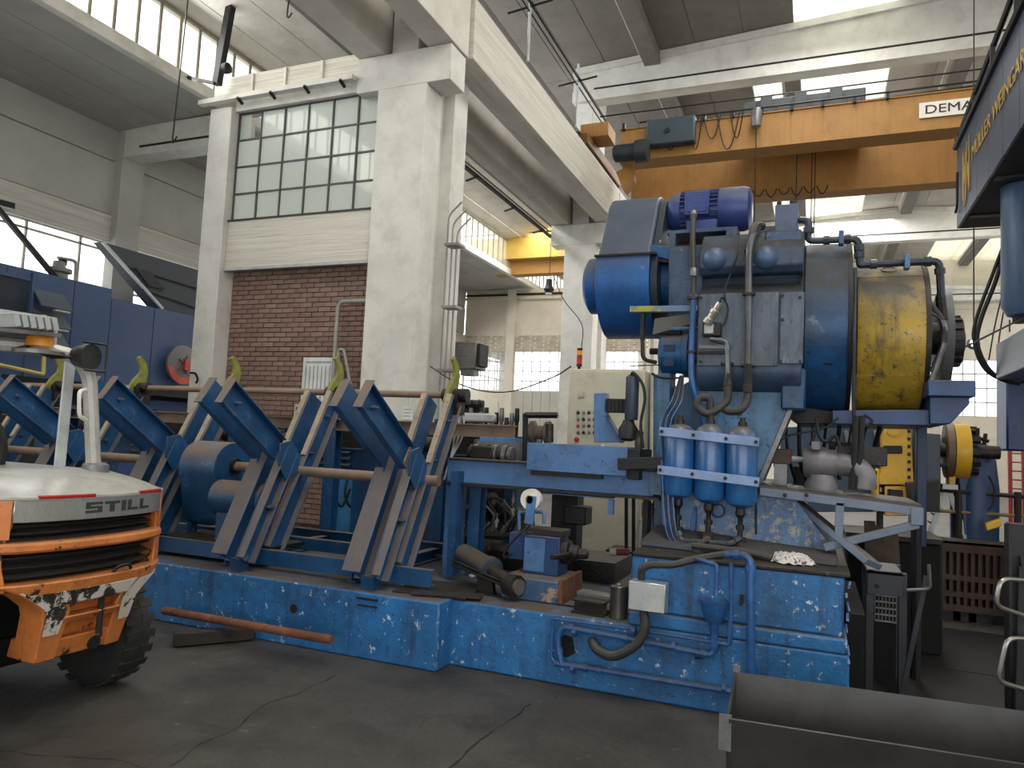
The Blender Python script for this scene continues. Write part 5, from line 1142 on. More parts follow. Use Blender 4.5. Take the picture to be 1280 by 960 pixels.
fl_ = MB().cyl(P(765, 690, Y=5.9), P(786, 690, Y=5.9), .028, n=12).build('torch', mat('torch_red', (120, 40, 44), .5), label='small torch with dark red handle and pale head lying on the foundation', cat='torch')
MB().cyl(P(763, 690, Y=5.9), P(771, 690, Y=5.9), .030, n=12).build('torch_head', LGREY, fl_)
# tool rack behind the press left
TR = empty('tool_rack', (-1.3, 8.0, 0), 'dark rack with hanging rods and a yellow bar between cabinet and press', 'rack')
for px in (783, 792, 812, 818): MB().cyl(P(px, 622, Y=7.6), P(px, 690, Y=7.6), .02, n=6).build('rod', STEEL, TR)
for px in (800, 806): MB().cyl(P(px, 650, Y=7.6), P(px-6, 680, Y=7.6), .010, n=6).build('rod', LGREY, TR)
MB().bar(P(798, 622, Y=7.5), P(820, 623, Y=7.5), .05, .05).build('yellow_bar', mat('yellow_bar_paint', (214, 184, 70), .5), TR)
MB().box((P(802, 640, Y=7.6).x, 7.6, P(802, 646, Y=7.6).z), (P(820, 640, Y=7.6).x, 7.8, P(802, 628, Y=7.6).z)).build('orange_box', mat('brown_orange_box', (150, 92, 50), .6), TR)
MB().box((P(760, 700, Y=7.7).x, 7.6, 0), (P(826, 700, Y=7.7).x, 8.0, P(790, 690, Y=7.6).z)).build('bench', STEEL, TR)
# ================================================================== control cabinet with beacon
CC = empty('control_cabinet', (-2.2, 8.6, 0), 'tall cream control cabinet with push buttons between slide and press', 'control cabinet')
a, c = P(712, 461, Y=8.4), P(806, 457, Y=8.4); zt_ = a.z
MB().box((a.x, 8.4, .12), (c.x, 9.0, zt_)).build('body', CREAM, CC, bevel=.012)
MB().box((a.x+.02, 8.385, .16), (c.x-.02, 8.4, zt_-.03)).build('door', CREAM, CC, bevel=.004)
MB().box((a.x, 8.42, 0), (c.x, 8.95, .12)).build('plinth', DARK, CC)
q = P(726, 493, Y=8.36); MB().cbox((q.x, 8.375, q.z), (.07, .02, .07)).build('meter', LGREY, CC); MB().cbox((q.x, 8.362, q.z), (.04, .01, .04)).build('meter_face', CREAM, CC)
BTN = [mat('button_dark', (40, 40, 42), .4), mat('button_red', (190, 50, 44), .4), mat('button_steel', (120, 122, 120), .4, .5)]
for j in range(4):
    for i in range(4):
        q = P(722.5+6.8*i, 516+8.3*j, Y=8.38); MB().lathe((q.x, 8.386, q.z), (0, -1, 0), [(0, .022), (.008, .022), (.008, .014), (.02, .013)], n=8).build('push_button', BTN[1] if (j == 2 and i == 0) else BTN[(i+j) % 2*2], CC)
        MB().cbox((q.x, 8.384, q.z+.032), (.035, .003, .012)).build('button_label', LGREY, CC)
q = P(721, 549, Y=8.38); MB().lathe((q.x, 8.386, q.z), (0, -1, 0), [(0, .026), (.02, .03), (.03, .02)], n=10).build('stop_button', BTN[1], CC)
for px in (806, 815): MB().cyl(P(px, 385, Y=8.6), P(px-1, 640, Y=8.6), .02, n=8).build('conduit', mat('cream_conduit', (196, 188, 164), .5), CC)
MB().box((P(812, 500, Y=8.7).x, 8.7, .0), (P(822, 500, Y=8.7).x, 8.9, P(816, 468, Y=8.7).z)).build('conduit_duct', LBLUE, CC)
BE = empty('signal_tower', P(724, 457, Y=8.6), 'small red and amber signal lamp tower on the cream cabinet', 'signal lamp')
q = P(724, 457, Y=8.6); hh = .055
MB().cyl((q.x, 8.6, zt_), (q.x, 8.6, zt_+.05), .02, n=8).build('stem', DARK, BE)
for k, m in enumerate((DARK, mat('signal_red', (200, 40, 30), .3), mat('signal_red_dark', (150, 30, 30), .3), mat('signal_amber', (230, 150, 40), .3), DARK)):
    h_ = hh if 0 < k < 4 else .03; z_ = zt_+.05+(0 if k == 0 else .03+hh*(k-1)); MB().lathe((q.x, 8.6, z_), (0, 0, 1), [(0, .034), (h_, .034)], n=14).build('lamp_stage' if 0 < k < 4 else 'cap', m, BE)
MB().tube(spline([P(538, 458, X=-5.57), P(566, 476, Y=9.3), P(600, 488, Y=8.9), P(640, 489, Y=8.8), P(690, 472, Y=8.7), P(714, 458, Y=8.6)], 8), .009, n=6).build('slack_cable', CABLE, label='black cable sagging from the concrete column to the cream cabinet', cat='cable')
MB().tube(spline([P(692, 345, Y=8.9), P(705, 375, Y=8.8), P(727, 405, Y=8.7), P(727, 435, Y=8.62)], 8), .006, n=5).build('hanging_cable', CABLE, label='thin cable hanging down to the red and amber signal lamp', cat='cable')
# ================================================================== column and wall fittings
gb = empty('distribution_box', P(585, 445, Y=10.3), 'grey ribbed electrical box mounted on the right side of the big column', 'electrical box')
a, c = P(569, 427, Y=10.5), P(594, 461, Y=10.5)
MB().box((a.x, 10.5, c.z), (c.x, 10.9, a.z)).build('box_body', GREYM, gb, bevel=.01)
for k in range(9): z = c.z+(a.z-c.z)*(k+.5)/9; MB().box((a.x+.02, 10.49, z-.008), (c.x-.02, 10.5, z+.008)).build('rib', GREYM, gb)
MB().box((c.x, 10.52, c.z+.05), (c.x+.06, 10.85, a.z-.03)).build('side_box', DARK, gb, bevel=.004); MB().box((a.x+.1, 10.55, c.z-.10), (c.x-.05, 10.75, c.z)).build('gland_box', GREYM, gb)
CP = empty('column_conduits', (-5.5, 10.4, 2), 'bundle of grey conduits running up the side of the big column', 'conduit')
CG = mat('grey_conduit', (150, 147, 140), .5, .2)
for k, (px, yy) in enumerate(((554, 10.2), (560, 10.25), (566, 10.3))):
    x = P(px, 400, Y=yy).x; MB().tube(rounded([(x, yy, 1.8), (x, yy, 5.1-.12*k), (x+.22, yy, 5.3-.12*k)], .1), .015, n=8).build('conduit', CG, CP)
for z in (2.6, 3.6, 4.6): MB().box((P(552, 400, Y=10.2).x, 10.15, z), (P(570, 400, Y=10.2).x, 10.4, z+.04)).build('clamp', CG, CP)
wp = empty('wall_pipe', (-7, 9.7, 2), 'grey pipe bending off the big column and running down the brick wall', 'pipe')
MB().tube(rounded([P(458, 376, Y=9.6), P(423, 377, Y=9.7), P(413, 520, Y=9.7)], .15, 6), .035, n=9).build('pipe', CG, wp); MB().tube(rounded([P(422, 520, Y=9.7), P(423, 437, Y=9.7), P(430, 437, Y=9.7), P(438, 480, Y=9.7)], .12, 6), .028, n=8).build('branch_pipe', CG, wp)
PS = empty('posted_sheet', P(396, 475, Y=9.8), 'white printed table sheet posted on the brick wall beside the pipe', 'poster')
a, c = P(380, 447, Y=9.8), P(414, 504, Y=9.8); MB().box((a.x, 9.79, c.z), (c.x, 9.80, a.z)).build('sheet', mat('white_paper', (216, 218, 214), .7), PS)
PL_ = mat('print_grey', (150, 154, 156), .7)
for k in range(7): x = a.x+(c.x-a.x)*(k+.7)/7.6; MB().box((x, 9.786, c.z+.05), (x+.02, 9.79, a.z-.14)).build('column_rule', PL_, PS)
MB().box((a.x+.05, 9.786, a.z-.09), (c.x-.05, 9.79, a.z-.06)).build('heading', PL_, PS)
sb = empty('switch_box', P(376, 512, Y=9.78), 'small pale switch box on the brick wall below the posted sheet', 'switch box')
a, c = P(368, 505, Y=9.75), P(387, 522, Y=9.75); MB().box((a.x, 9.75, c.z), (c.x, 9.83, a.z)).build('box_body', mat('pale_box', (186, 184, 166), .5), sb, bevel=.005); MB().box((a.x+.05, 9.735, c.z+.04), (a.x+.08, 9.75, a.z-.05)).build('switch', DARK, sb); MB().box((a.x+.12, 9.735, c.z+.06), (a.x+.15, 9.75, a.z-.04)).build('switch', DARK, sb)
nt_ = empty('notice', P(520, 513, Y=9.48), 'small white notice taped low on the big concrete column', 'notice')
a, c = P(514, 508, Y=9.49), P(528, 525, Y=9.49); MB().box((a.x-.15, 9.488, c.z), (a.x+.02, 9.498, a.z)).build('sheet', MATS['white_paper'], nt_)
for k in range(3): z = a.z-.04-.05*k; MB().box((a.x-.13, 9.484, z-.012), (a.x, 9.488, z)).build('printed_line', PL_, nt_)
# strut, hooks on the roof
MB().bar(P(306, -90, Y=9.3), P(271, 106, Y=9.3), .12, .12).build('roof_strut', DARK, label='black steel strut rising from the pilaster top to the roof', cat='strut')
ma = MB().lathe(P(280, 86, Y=9.2), (1, 0, 0), [(0, .05), (.01, .09), (.1, .09), (.12, .05)], n=12).build('small_winch', DARK, label='small dark winch at the foot of the black roof strut', cat='winch')
MB().bar(P(230, 96, Y=9.2), P(268, 104, Y=9.2), .05, .05).build('winch_arm', STEEL, ma)
HK = 'wire hooks hanging from the left bay ceiling'
for (a_, b_, lab) in (((47, 20), (35, 82), 'thin wire hook hanging from the grey ceiling at the top left corner'), ((226, 116), (216, 172), 'thin wire hook hanging just left of the glazed partition'), ((364, 0), (359, 18), 'short wire hook hanging above the glazed partition')):
    p, q = P(*a_, Y=8.6), P(*b_, Y=8.6); p = Vector((p.x, p.y, max(p.z, rz(p.x)+.03) if p.x < -10.3 else 8.9)); MB().tube(spline([p, p.lerp(q, .6), q, q+Vector((.04, 0, -.05)), q+Vector((.09, 0, .01))], 4), .012, n=6).build('wire_hook', STEEL, label=lab, cat='hook', group=HK)
# conduit line hanging beside the left runway beam
LC = empty('cable_tray', (-6.95, 14, 7.3), 'dark cable tray slung along the second runway beam beyond the big column', 'cable tray')
MB().bar((-6.98, 9.6, 7.32), (-6.98, 19.2, 7.32), .07, .07).build('tray', DARK, LC)
MB().bar((-7.06, 9.6, 7.50), (-7.06, 19.2, 7.50), .03, .03).build('wire', DARK, LC)
for y in (12.0, 14.2, 16.4, 18.4): MB().bar((-7.22, y, 7.22), (-6.9, y, 7.30), .04, .04).build('bracket', DARK, LC)
# ================================================================== yellow overhead travelling crane
CR = empty('overhead_crane', (3.0, 17.5, 8.7), 'yellow overhead crane bridge with DEMAG plate spanning the main hall', 'crane')
def girder(y0, y1, xa, xb, zb, zt, name='girder'):
    g = MB().box((xa, y0, zb), (xb, y1, zt)).build(name, CRANEY, CR, bevel=.01)
    MB().box((xa, y0-.03, zt), (xb, y1+.03, zt+.03)).build('top_flange', CRANEY, g); MB().box((xa, y0-.03, zb-.03), (xb, y1+.03, zb)).build('bottom_flange', CRANEY, g); return g
g1t, g1b = P(1000, 137, Y=16.6).z, P(1000, 178, Y=16.6).z
g2b = P(1060, 236, Y=18.7).z
g1 = girder(16.6, 17.15, P(770, 170, Y=16.6).x+.1, 11.5, g1b, g1t)
g2 = girder(18.7, 19.15, P(790, 210, Y=18.7).x, 11.5, g2b, g2b+1.15)
MB().box((-5.45, 16.3, 8.68), (-5.1, 19.5, 8.95)).build('end_carriage', mat('brown_carriage', (118, 86, 50), .6, var=.2), CR, bevel=.02)
MB().box((-5.4, 16.6, 8.95), (-4.7, 17.3, 9.3)).build('end_carriage', CRANEY, CR, bevel=.02)
q = P(795, 192, Y=16.3); MB().lathe((q.x-.5, 16.2, q.z), (1, 0, 0), [(0, .15), (.05, .2), (.5, .2), (.52, .26), (.8, .26), (.82, .1)], n=18).build('travel_motor', mat('dark_slate_motor', (44, 50, 56), .5), CR)
for y in (16.3, 19.3): MB().cyl((-5.4, y, 8.78), (-5.3, y, 8.78), .2, n=16).build('crane_wheel', STEEL, CR)
MB().prism([P(770, 215, Y=16.5), P(790, 205, Y=16.5), P(792, 225, Y=16.5), P(780, 240, Y=16.5)], (0, .3, 0)).build('motor_bracket', CRANEY, CR)
a, c = P(808, 150, Y=16.3), P(868, 178, Y=16.3); cb = MB().box((a.x, 16.3, c.z+.05), (c.x, 16.58, a.z)).build('switchgear_box', mat('slate_blue_box', (52, 68, 76), .5, var=.1), CR, bevel=.04, seg=3)
q = P(834, 163, Y=16.29); MB().cyl((q.x, 16.26, q.z), (q.x, 16.3, q.z), .06, n=12).build('box_lock', DARK, cb)
# trolley on the top
a, c = P(934, 136, Y=17.5), P(1080, 110, Y=17.5)
tr = MB().box((a.x, 16.75, g1t+.03), (c.x, 19.0, g1t+.40)).build('trolley', mat('dark_grey_trolley', (62, 68, 70), .6, var=.15), CR, bevel=.02)
for k in range(7): x = a.x+(c.x-a.x)*k/7; MB().box((x, 16.65, g1t+.03), (x+.25, 16.75, g1t+.28+.14*(k % 2))).build('trolley_part', mat('dark_grey_trolley', (62, 68, 70)), tr)
MB().cyl((P(935, 130, Y=17).x, 16.9, g1t+.12), (11, 16.9, g1t+.34), .02, n=6).build('festoon_rail', DARK, CR)
MB().cyl((P(800, 130, Y=16.5).x, 16.5, g1t+.10), (11, 16.5, g1t+.12), .022, n=6).build('cable_rail', STEEL, CR)
for k in range(10): x = -4.3+k*.62; MB().box((x-.03, 16.5, g1t-.02), (x+.03, 16.6, g1t+.14)).build('rail_hanger', DARK, CR)
# festoon cable loops
for k in range(7):
    px = 812+k*17; d = 22+(k*37 % 24); p, q = P(px, 152-k*1.7, Y=16.5), P(px+15+(k % 3)*6, 150-k*1.7, Y=16.5); m_ = p.lerp(q, .5)-Vector((0, 0, d/48))
    MB().tube([p.lerp(q, t/10)-Vector((0, 0, (1-(t/5-1)**2)*(p.lerp(q, .5).z-m_.z))) for t in range(11)], .014, n=5).build('festoon_loop', CABLE, CR)
for k in range(6):
    px = 941+k*16; p, q = P(px, 238-k*1.2, Y=18.6), P(px+14, 237-k*1.2, Y=18.6); m_ = p.lerp(q, .5)-Vector((0, 0, .16+.05*(k % 2)))
    MB().tube([p.lerp(q, t/10)-Vector((0, 0, (1-(t/5-1)**2)*(p.lerp(q, .5).z-m_.z))) for t in range(11)], .014, n=5).build('festoon_loop', CABLE, CR)
# hoist ropes and small hook
q = P(946, 136, Y=16.4); x = q.x
MB().tube([(x, 16.4, g1t+.2), (x, 16.4, 4.6)], .012, n=5).build('hoist_rope', STEEL, CR)
MB().lathe((x, 16.4, q.z-.45), (0, 0, 1), [(0, .03), (.05, .10), (.3, .13), (.45, .09)], n=12).build('rope_guide', GREYM, CR)
for px in (996, 1015, 1019): xx = P(px, 200, Y=18.0).x; MB().tube([(xx, 18.0, g2b+.9), (xx, 18.0, 4.2)], .012, n=5).build('hoist_rope', CABLE, CR)
# maker plate
WP = mat('white_sign_panel', (222, 216, 204), .6, var=.05); BLK = mat('sign_black', (40, 36, 34), .6)
a, c = P(1149, 129, Y=16.55), P(1149, 148, Y=16.55)
sg = MB().box((a.x, 16.55, c.z), (a.x+1.85, 16.57, a.z)).build('sign_plate', WP, CR)
text('DEMAG', (a.z-c.z)*.80, BLK, 'sign_letters', sg, (a.x+.09, 16.545, c.z+.08), (1, 0, 0), (0, 0, 1), .004, sx=1.25, offset=0)
MB().tube([(-5.0, 16.9, g1t+.55), (11, 16.9, g1t+.52)], .02, n=5).build('hand_rail', STEEL, CR)
# rails and conductor lines along the runway
R_ = empty('runway_rail', (-5.3, 14, 8.6), 'steel crane rail along the top of the concrete runway beam', 'rail')
MB().ibeam((-5.36, -6, 8.61), (-5.36, 44, 8.61), .10, .09, .02).build('rail_profile', STEEL, R_); MB().bar((-5.2, -6, 8.60), (-5.2, 44, 8.60), .12, .04).build('rail_edge', LGREY, R_)
CL = empty('conductor_rail', (-4.9, 14, 9.6), 'dark conductor rail on brackets above the runway beam', 'conductor rail')
p0, p1 = P(661, 0, X=-5.0), P(763, 160, X=-5.0); d = (p1-p0)
MB().tube([(-5.0, -2, p0.z), (-5.0, 17.5, p1.z)], .035, n=6).build('conductor', STEEL, CL); MB().tube([(-5.05, -2, p0.z-.12), (-5.05, 17.5, p1.z-.12)], .018, n=6).build('conductor', DARK, CL)
for y in (9.0, 12.2, 15.2): MB().tube([(-5.05, y, 8.6), (-5.05, y, p0.z+.4)], .03, n=6).build('support_post', LGREY, CL); MB().tube([(-5.5, y, p0.z-.05), (-4.6, y, p0.z+.05)], .02, n=6).build('cross_arm', DARK, CL)
# far crane in the left bay
C2 = empty('far_crane', (-9.5, 24, 7.5), 'yellow crane bridge far off in the left bay behind the big column', 'crane')
z0_, z1_, z2_ = P(640, 343, Y=24).z, P(640, 327, Y=24).z, P(640, 301, Y=24).z
MB().box((-12.9, 24.0, z0_), (-6.9, 24.5, z1_)).build('lower_girder', mat('crane_amber_paint', (170, 122, 58), .6, var=.1), C2); MB().box((-12.9, 23.6, z1_), (-6.9, 24.1, z2_)).build('upper_girder', mat('crane_ochre_paint', (178, 146, 62), .6, var=.1), C2)
MB().tube([(-12.9, 23.5, z2_+.12), (-6.9, 23.5, z2_+.1)], .03, n=6).build('hand_rail', DARK, C2)
C3 = MB().box((-12.9, 30, 9.0), (-6.9, 30.3, 10.6)).build('trim_24', WHITE, kind='structure')
MB().box((-12.9, 29.95, 9.8), (-6.9, 30.0, 9.9)).build('trim_25', MATS['slot_dark'], kind='structure')
# lamp hanging in the far bay
hl = empty('hanging_lamp', P(686, 362, Y=20), 'small bell lamp hanging on a wire in the far left bay', 'lamp')
q = P(686, 362, Y=20); MB().lathe((q.x, 20, q.z), (0, 0, 1), [(-.1, .10), (0, .16), (.08, .12), (.12, .10), (.3, .09)], n=12).build('shade', DARK, hl); MB().tube([(q.x, 20, q.z+.3), (q.x, 20, 9.1)], .012, n=5).build('wire', CABLE, hl)
MB().lathe((q.x, 20, q.z-.16), (0, 0, 1), [(0, .09), (.08, .10)], n=12).build('bulb', LGREY, hl)
# ================================================================== tall press at the right with signed gallery
WP_ = empty('gallery_press', (2.9, 9.8, 0), 'tall dark blue press with lettered overhead gallery at the right edge', 'press')
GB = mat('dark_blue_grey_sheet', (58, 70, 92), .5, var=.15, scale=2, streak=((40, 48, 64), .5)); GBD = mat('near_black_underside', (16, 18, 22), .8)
c0 = P(1196, 286, Y=10.5); XM = c0.x; zb_ = c0.z; zt_ = P(1196, 187, Y=10.5).z
n = 9; L0 = 10.5
for k in range(n):
    y1 = L0-k*.62; MB().box((XM, y1-.61, zb_), (XM+.03, y1, zt_)).build('side_panel', GB, WP_, bevel=.004)
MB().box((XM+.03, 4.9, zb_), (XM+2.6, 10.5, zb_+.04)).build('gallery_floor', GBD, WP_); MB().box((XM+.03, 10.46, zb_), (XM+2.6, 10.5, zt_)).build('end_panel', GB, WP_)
for k in range(4): MB().box((XM+.05, 6.0+k*1.3, zb_-.02), (XM+2.5, 6.1+k*1.3, zb_+.0)).build('floor_joist', DARK, WP_)
MB().tube([(XM-.02, 10.5, zt_+.02), (XM-.02, 5.0, zt_+.02)], .035, n=6).build('lower_rail', DARK, WP_)
MB().tube([(XM-.0, 10.5, zt_+.12), (XM-.0, 5.0, zt_+.52)], .03, n=6).build('hand_rail', DARK, WP_)
for k in range(6): y = 10.3-k*.95; MB().tube([(XM-.01, y, zt_), (XM-.01, y, zt_+.14+.07*k)], .025, n=6).build('rail_post', DARK, WP_)
GOLD = mat('gold_lettering', (186, 150, 62), .5, var=.15)
zc_ = zb_+(zt_-zb_)*.46
text('MÜLLER WEINGARTEN', .25, GOLD, 'lettering', WP_, (XM-.008, 9.50, zc_+.02), (0, -1, 0), (0, 0, 1), .003, sx=1.10)
b = MB()
for dz, x_ in ((0, 0), (.0, .22)):
    pass
def stroke(pts, w=.03):
    for p, q in zip(pts[:-1], pts[1:]): b.bar((XM-.008, p[0], p[1]), (XM-.008, q[0], q[1]), w, .008, (1, 0, 0))
yl = 10.05; zl = zc_-.25; H_ = .62
stroke([(yl, zl), (yl, zl+H_), (yl-.16, zl+.12), (yl-.28, zl+H_)]); stroke([(yl-.06, zl-.1), (yl-.06, zl+H_-.2)])
stroke([(yl-.16, zl+H_-.08), (yl-.16, zl-.1), (yl-.30, zl+.36), (yl-.40, zl-.02), (yl-.40, zl+H_+.03)]); b.build('gold_emblem', GOLD, WP_)
MB().box((XM-.02, 6.9, zt_-.35), (XM-.005, 7.1, zt_+.1)).build('white_plate', LGREY, WP_)
MB().tube(rounded([(XM-.02, 10.35, zt_-.35), (XM-.02, 10.35, zb_+.25), (XM-.02, 10.47, zb_+.2)], .05), .015, n=5).build('side_cable', DARK, WP_)
# hanging cylinders and lower parts
q = P(1282, 300, Y=9.0); MB().lathe((q.x, 9.0, P(1270, 398, Y=9).z), (0, 0, 1), [(0, .05), (.03, .17), (.12, .22), (1.55, .22), (1.68, .14)], n=26).build('hanging_cylinder', mat('slate_blue_tank', (74, 98, 128), .35, var=.15, scale=2, stretch=(4, 4, .5), streak=((52, 66, 86), .6)), WP_)
MB().cyl((q.x-.05, 9.0, P(1270, 404, Y=9).z), (q.x-.05, 9.0, zb_), .07, n=8).build('piston_rod', DARK, WP_)
a = P(1245, 430, Y=9.2); c = P(1245, 474, Y=9.2)
MB().prism([Vector((a.x, 9.2, c.z)), Vector((a.x+1.4, 9.2, c.z)), Vector((a.x+1.4, 9.2, a.z)), Vector((a.x, 9.2, a.z))], (0, -2.0, 0)).build('cross_head', mat('grey_ribbed_head', (84, 92, 104), .4, var=.2, scale=2, stretch=(1, .4, 6)), WP_, bevel=.01)
a = P(1258, 480, Y=9.6); c = P(1279, 564, Y=9.6); MB().box((a.x, 9.6, c.z), (a.x+.5, 10.1, a.z+.1)).build('guide_column', DB, WP_, bevel=.02)
MB().box((a.x+.75, 9.6, 0), (a.x+2.2, 11, c.z)).build('press_table', DB, WP_)
for k, (pts, r) in enumerate([([(1256, 302), (1240, 345), (1220, 400), (1218, 430), (1232, 462), (1262, 478), (1285, 476)], .020), ([(1258, 302), (1245, 350), (1226, 400), (1222, 432), (1240, 466), (1275, 480)], .024), ([(1260, 330), (1252, 370), (1243, 410), (1236, 450)], .008), ([(1262, 340), (1256, 380), (1248, 430), (1246, 470)], .008), ([(1262, 400), (1262, 415)], .008)]):
    MB().tube(spline([P(x, y, Y=9.3) for x, y in pts], 6), r, n=6).build('hanging_cable', CABLE, WP_)
MB().tube([P(1290, 392, Y=9), P(1150, 462, Y=7)], .010, n=5).build('stay_cable', CABLE, WP_)
# work lamp
wl_ = empty('work_lamp', P(1219, 428, Y=12), 'small bright work lamp glowing beside the hanging cables at the right', 'lamp')
q = P(1219, 428, Y=12); MB().ball(q, .05, 12).build('glowing_bulb', emit('lamp_glow', (255, 240, 215), 60), wl_); MB().lathe(q+Vector((0, .04, 0)), (0, 1, 0), [(0, .06), (.08, .09), (.12, .04)], n=12).build('lamp_housing', GREYM, wl_)
MB().tube([q+Vector((0, .1, 0)), Vector((q.x, q.y+.1, gz(q.x)+.05))], .01, n=5).build('lamp_wire', CABLE, wl_)
# ================================================================== machines beyond the press
DBD = empty('dark_filler', (.5, 7.2, 0), 'low black filler block added to darken the gap behind the leaning planks', 'filler block')
MB().box((.25, 7.0, 0), (.98, 7.7, .9)).build('filler_body', mat('void_black', (8, 8, 9), .9), DBD, bevel=.02); MB().box((.25, 6.98, .9), (.98, 7.7, .94)).build('filler_plate', STEEL, DBD)  # added block, coloured black to stand in for the dark gap
BM = empty('geared_press', (1.6, 9.5, 0), 'second press far behind with yellow gear guard, blue column and yellow wheel', 'press')
YG = mat('yellow_guard_paint', (212, 164, 36), .45, var=.12, scale=3, streak=((150, 112, 40), .5)); DB2 = mat('dark_blue_far_paint', (30, 58, 96), .45, var=.2, streak=((22, 36, 60), .5))
def R9(px, py): return P(px, py, Y=9.0)
def pl9(pts, y, t, name, m, par=None, bev=.008): return MB().prism([P(a, b, Y=y) for a, b in pts], (0, t, 0)).build(name, m, par or BM, bevel=bev)
gg = pl9([(1109, 536), (1112, 532), (1138, 532), (1143, 606), (1098, 606), (1099, 592), (1104, 586), (1104, 545)], 9.0, .5, 'gear_guard', YG)
MB().lathe(P(1116, 538, Y=8.99), (0, -1, 0), [(0, .06), (.01, .06), (.01, .045)], n=16).build('inspection_ring', YG, gg)
pl9([(1104, 557), (1128, 557), (1128, 567), (1104, 567)], 8.98, .05, 'guard_window', DARK, gg)
for k in range(8): a = P(1136.5, 539+9.6*k, Y=8.98); MB().cbox((a.x, 8.985, a.z), (.03, .02, .035)).build('guard_slot', DARK, gg)
for k in range(3): a = P(1094.5, 591+9*k, Y=8.98); MB().cbox((a.x, 8.985, a.z), (.025, .02, .035)).build('guard_slot', DARK, gg)
pl9([(1092, 586), (1099, 586), (1099, 640), (1092, 640)], 9.0, .4, 'guard_flange', YG)
pl9([(1106, 608), (1134, 608), (1134, 645), (1106, 645)], 9.0, .4, 'gear_guard', YG)
pl9([(1143, 520), (1158, 520), (1158, 672), (1143, 672)], 9.1, .6, 'frame_column', DB2)
pl9([(975, 534), (1106, 530), (1106, 560), (1100, 580), (1100, 640), (975, 640)], 9.5, .8, 'slate_housing', mat('slate_blue_housing', (62, 82, 104), .5, var=.15, streak=((44, 54, 66), .6)))
for px in (1055, 1092): pl9([(px, 538), (px+5, 538), (px+7, 556), (px+2, 556)], 9.4, .1, 'housing_rib', GREYM)
pl9([(1154, 541), (1176, 543), (1176, 612), (1154, 612)], 8.9, .7, 'drive_housing', GREYM if 0 else mat('dark_slate_drive', (56, 64, 74), .5, var=.2))
w0 = P(1181, 563, Y=9.1); MB().lathe((w0.x, 9.1, w0.z), (1, 0, 0), [(0, .14), (.0, .29), (.06, .30), (.07, .25)], n=28).build('flywheel', mat('brown_flywheel', (96, 78, 60), .5), BM)
MB().lathe((w0.x+.07, 9.1, w0.z), (1, 0, 0), [(0, .27), (.0, .29), (.14, .29), (.14, .2)], n=28).build('yellow_wheel', YG, BM)
for k in range(12): a = 2*pi*k/12; MB().cbox((w0.x+.25, 9.1+.24*cos(a), w0.z+.24*sin(a)), (.08, .05, .06), Matrix.Rotation(a, 3, 'X')).build('gear_tooth', DARK, BM)
MB().cyl((w0.x-.1, 9.1, w0.z), (w0.x+.5, 9.1, w0.z), .07, n=12).build('axle', STEEL, BM)
pl9([(1186, 582), (1196, 582), (1194, 612), (1186, 612)], 9.0, .2, 'yellow_strut', YG)
pl9([(1176, 579), (1214, 579), (1214, 584), (1176, 584)], 8.9, .5, 'deck', DARK)
q0, q1 = P(1225, 545, Y=9.0), P(1222, 668, Y=9.0); cx = q0.x
MB().lathe((cx, 9.3, 0), (0, 0, 1), [(0, .22), (q0.z-.55, .23), (q0.z-.25, .20), (q0.z-.08, .12), (q0.z-.05, .05), (q0.z+.05, .05)], n=24).build('blue_column_tank', DB2, BM)
pl9([(1197, 585), (1216, 540), (1222, 552), (1222, 672), (1206, 672)], 9.1, .4, 'frame_column', DB2)
for (p, q) in (((1216, 545), (1236, 552)), ((1232, 542), (1230, 556)), ((1222, 543), (1222, 535))): MB().tube([P(*p, Y=8.9), P(*q, Y=8.9)], .02, n=6).build('valve_rod', STEEL, BM)
MB().tube(spline([P(1236, 595, Y=9), P(1243, 610, Y=9), P(1241, 630, Y=9), P(1235, 638, Y=9)], 6), .012, n=6).build('cable', CABLE, BM)
pl9([(1135, 604), (1175, 600), (1175, 640), (1140, 640)], 8.7, .3, 'gearbox', DARK)
MB().box((P(1140, 650, Y=9).x, 9.3, 0), (P(1280, 650, Y=9).x, 10.0, .55)).build('blue_base', DB2, BM, bevel=.01)
pl9([(1232, 655), (1252, 648), (1252, 658), (1234, 664)], 8.8, .1, 'yellow_guard', YG)
# step ladder
LD = empty('step_ladder', (1.75, 8.5, .0), 'pale aluminium step ladder standing before the dark blue far press', 'ladder')
for a, c in (((1183, 612), (1163, 665)), ((1186, 612), (1206, 668))): MB().bar(P(*a, Y=9.12), P(*c, Y=9.12), .03, .05, (1, 0, 0)).build('rail', LGREY, LD)
for k in range(4): t = (k+1)/5; MB().bar(P(1183-20*t, 612+53*t, Y=9.12), P(1183-20*t, 612+53*t, Y=9.12)+Vector((0, .3, 0)), .04, .02).build('tread', LGREY, LD)
MB().bar(P(1163, 665, Y=9.12), P(1163, 665, Y=9.12)+Vector((0, 0, -.5)), .04, .04, (1, 0, 0)).build('rail', LGREY, LD); MB().bar(P(1206, 668, Y=9.12), P(1206, 668, Y=9.12)+Vector((0, 0, -.5)), .04, .04, (1, 0, 0)).build('rail', LGREY, LD)
q = P(1185, 608, Y=9.12); MB().cbox(q, (.14, .3, .05)).build('top_step', LGREY, LD)
# red ladder at the far right
RL = empty('red_ladder', (3.4, 13, 0), 'red vertical ladder at the right edge beyond the guard rails', 'ladder')
RP = mat('red_ladder_paint', (172, 58, 54), .5)
for px in (1262, 1279): MB().bar(P(px, 558, Y=13), Vector((P(px+2, 640, Y=13).x, 13, 0)), .05, .05, (0, 1, 0)).build('rail', RP, RL)
for k in range(14): z = .3+k*.13; p = P(1263, 600, Y=13); q = P(1280, 600, Y=13); MB().cyl((p.x, 13, z), (q.x, 13, z), .012, n=6).build('rung', RP, RL)
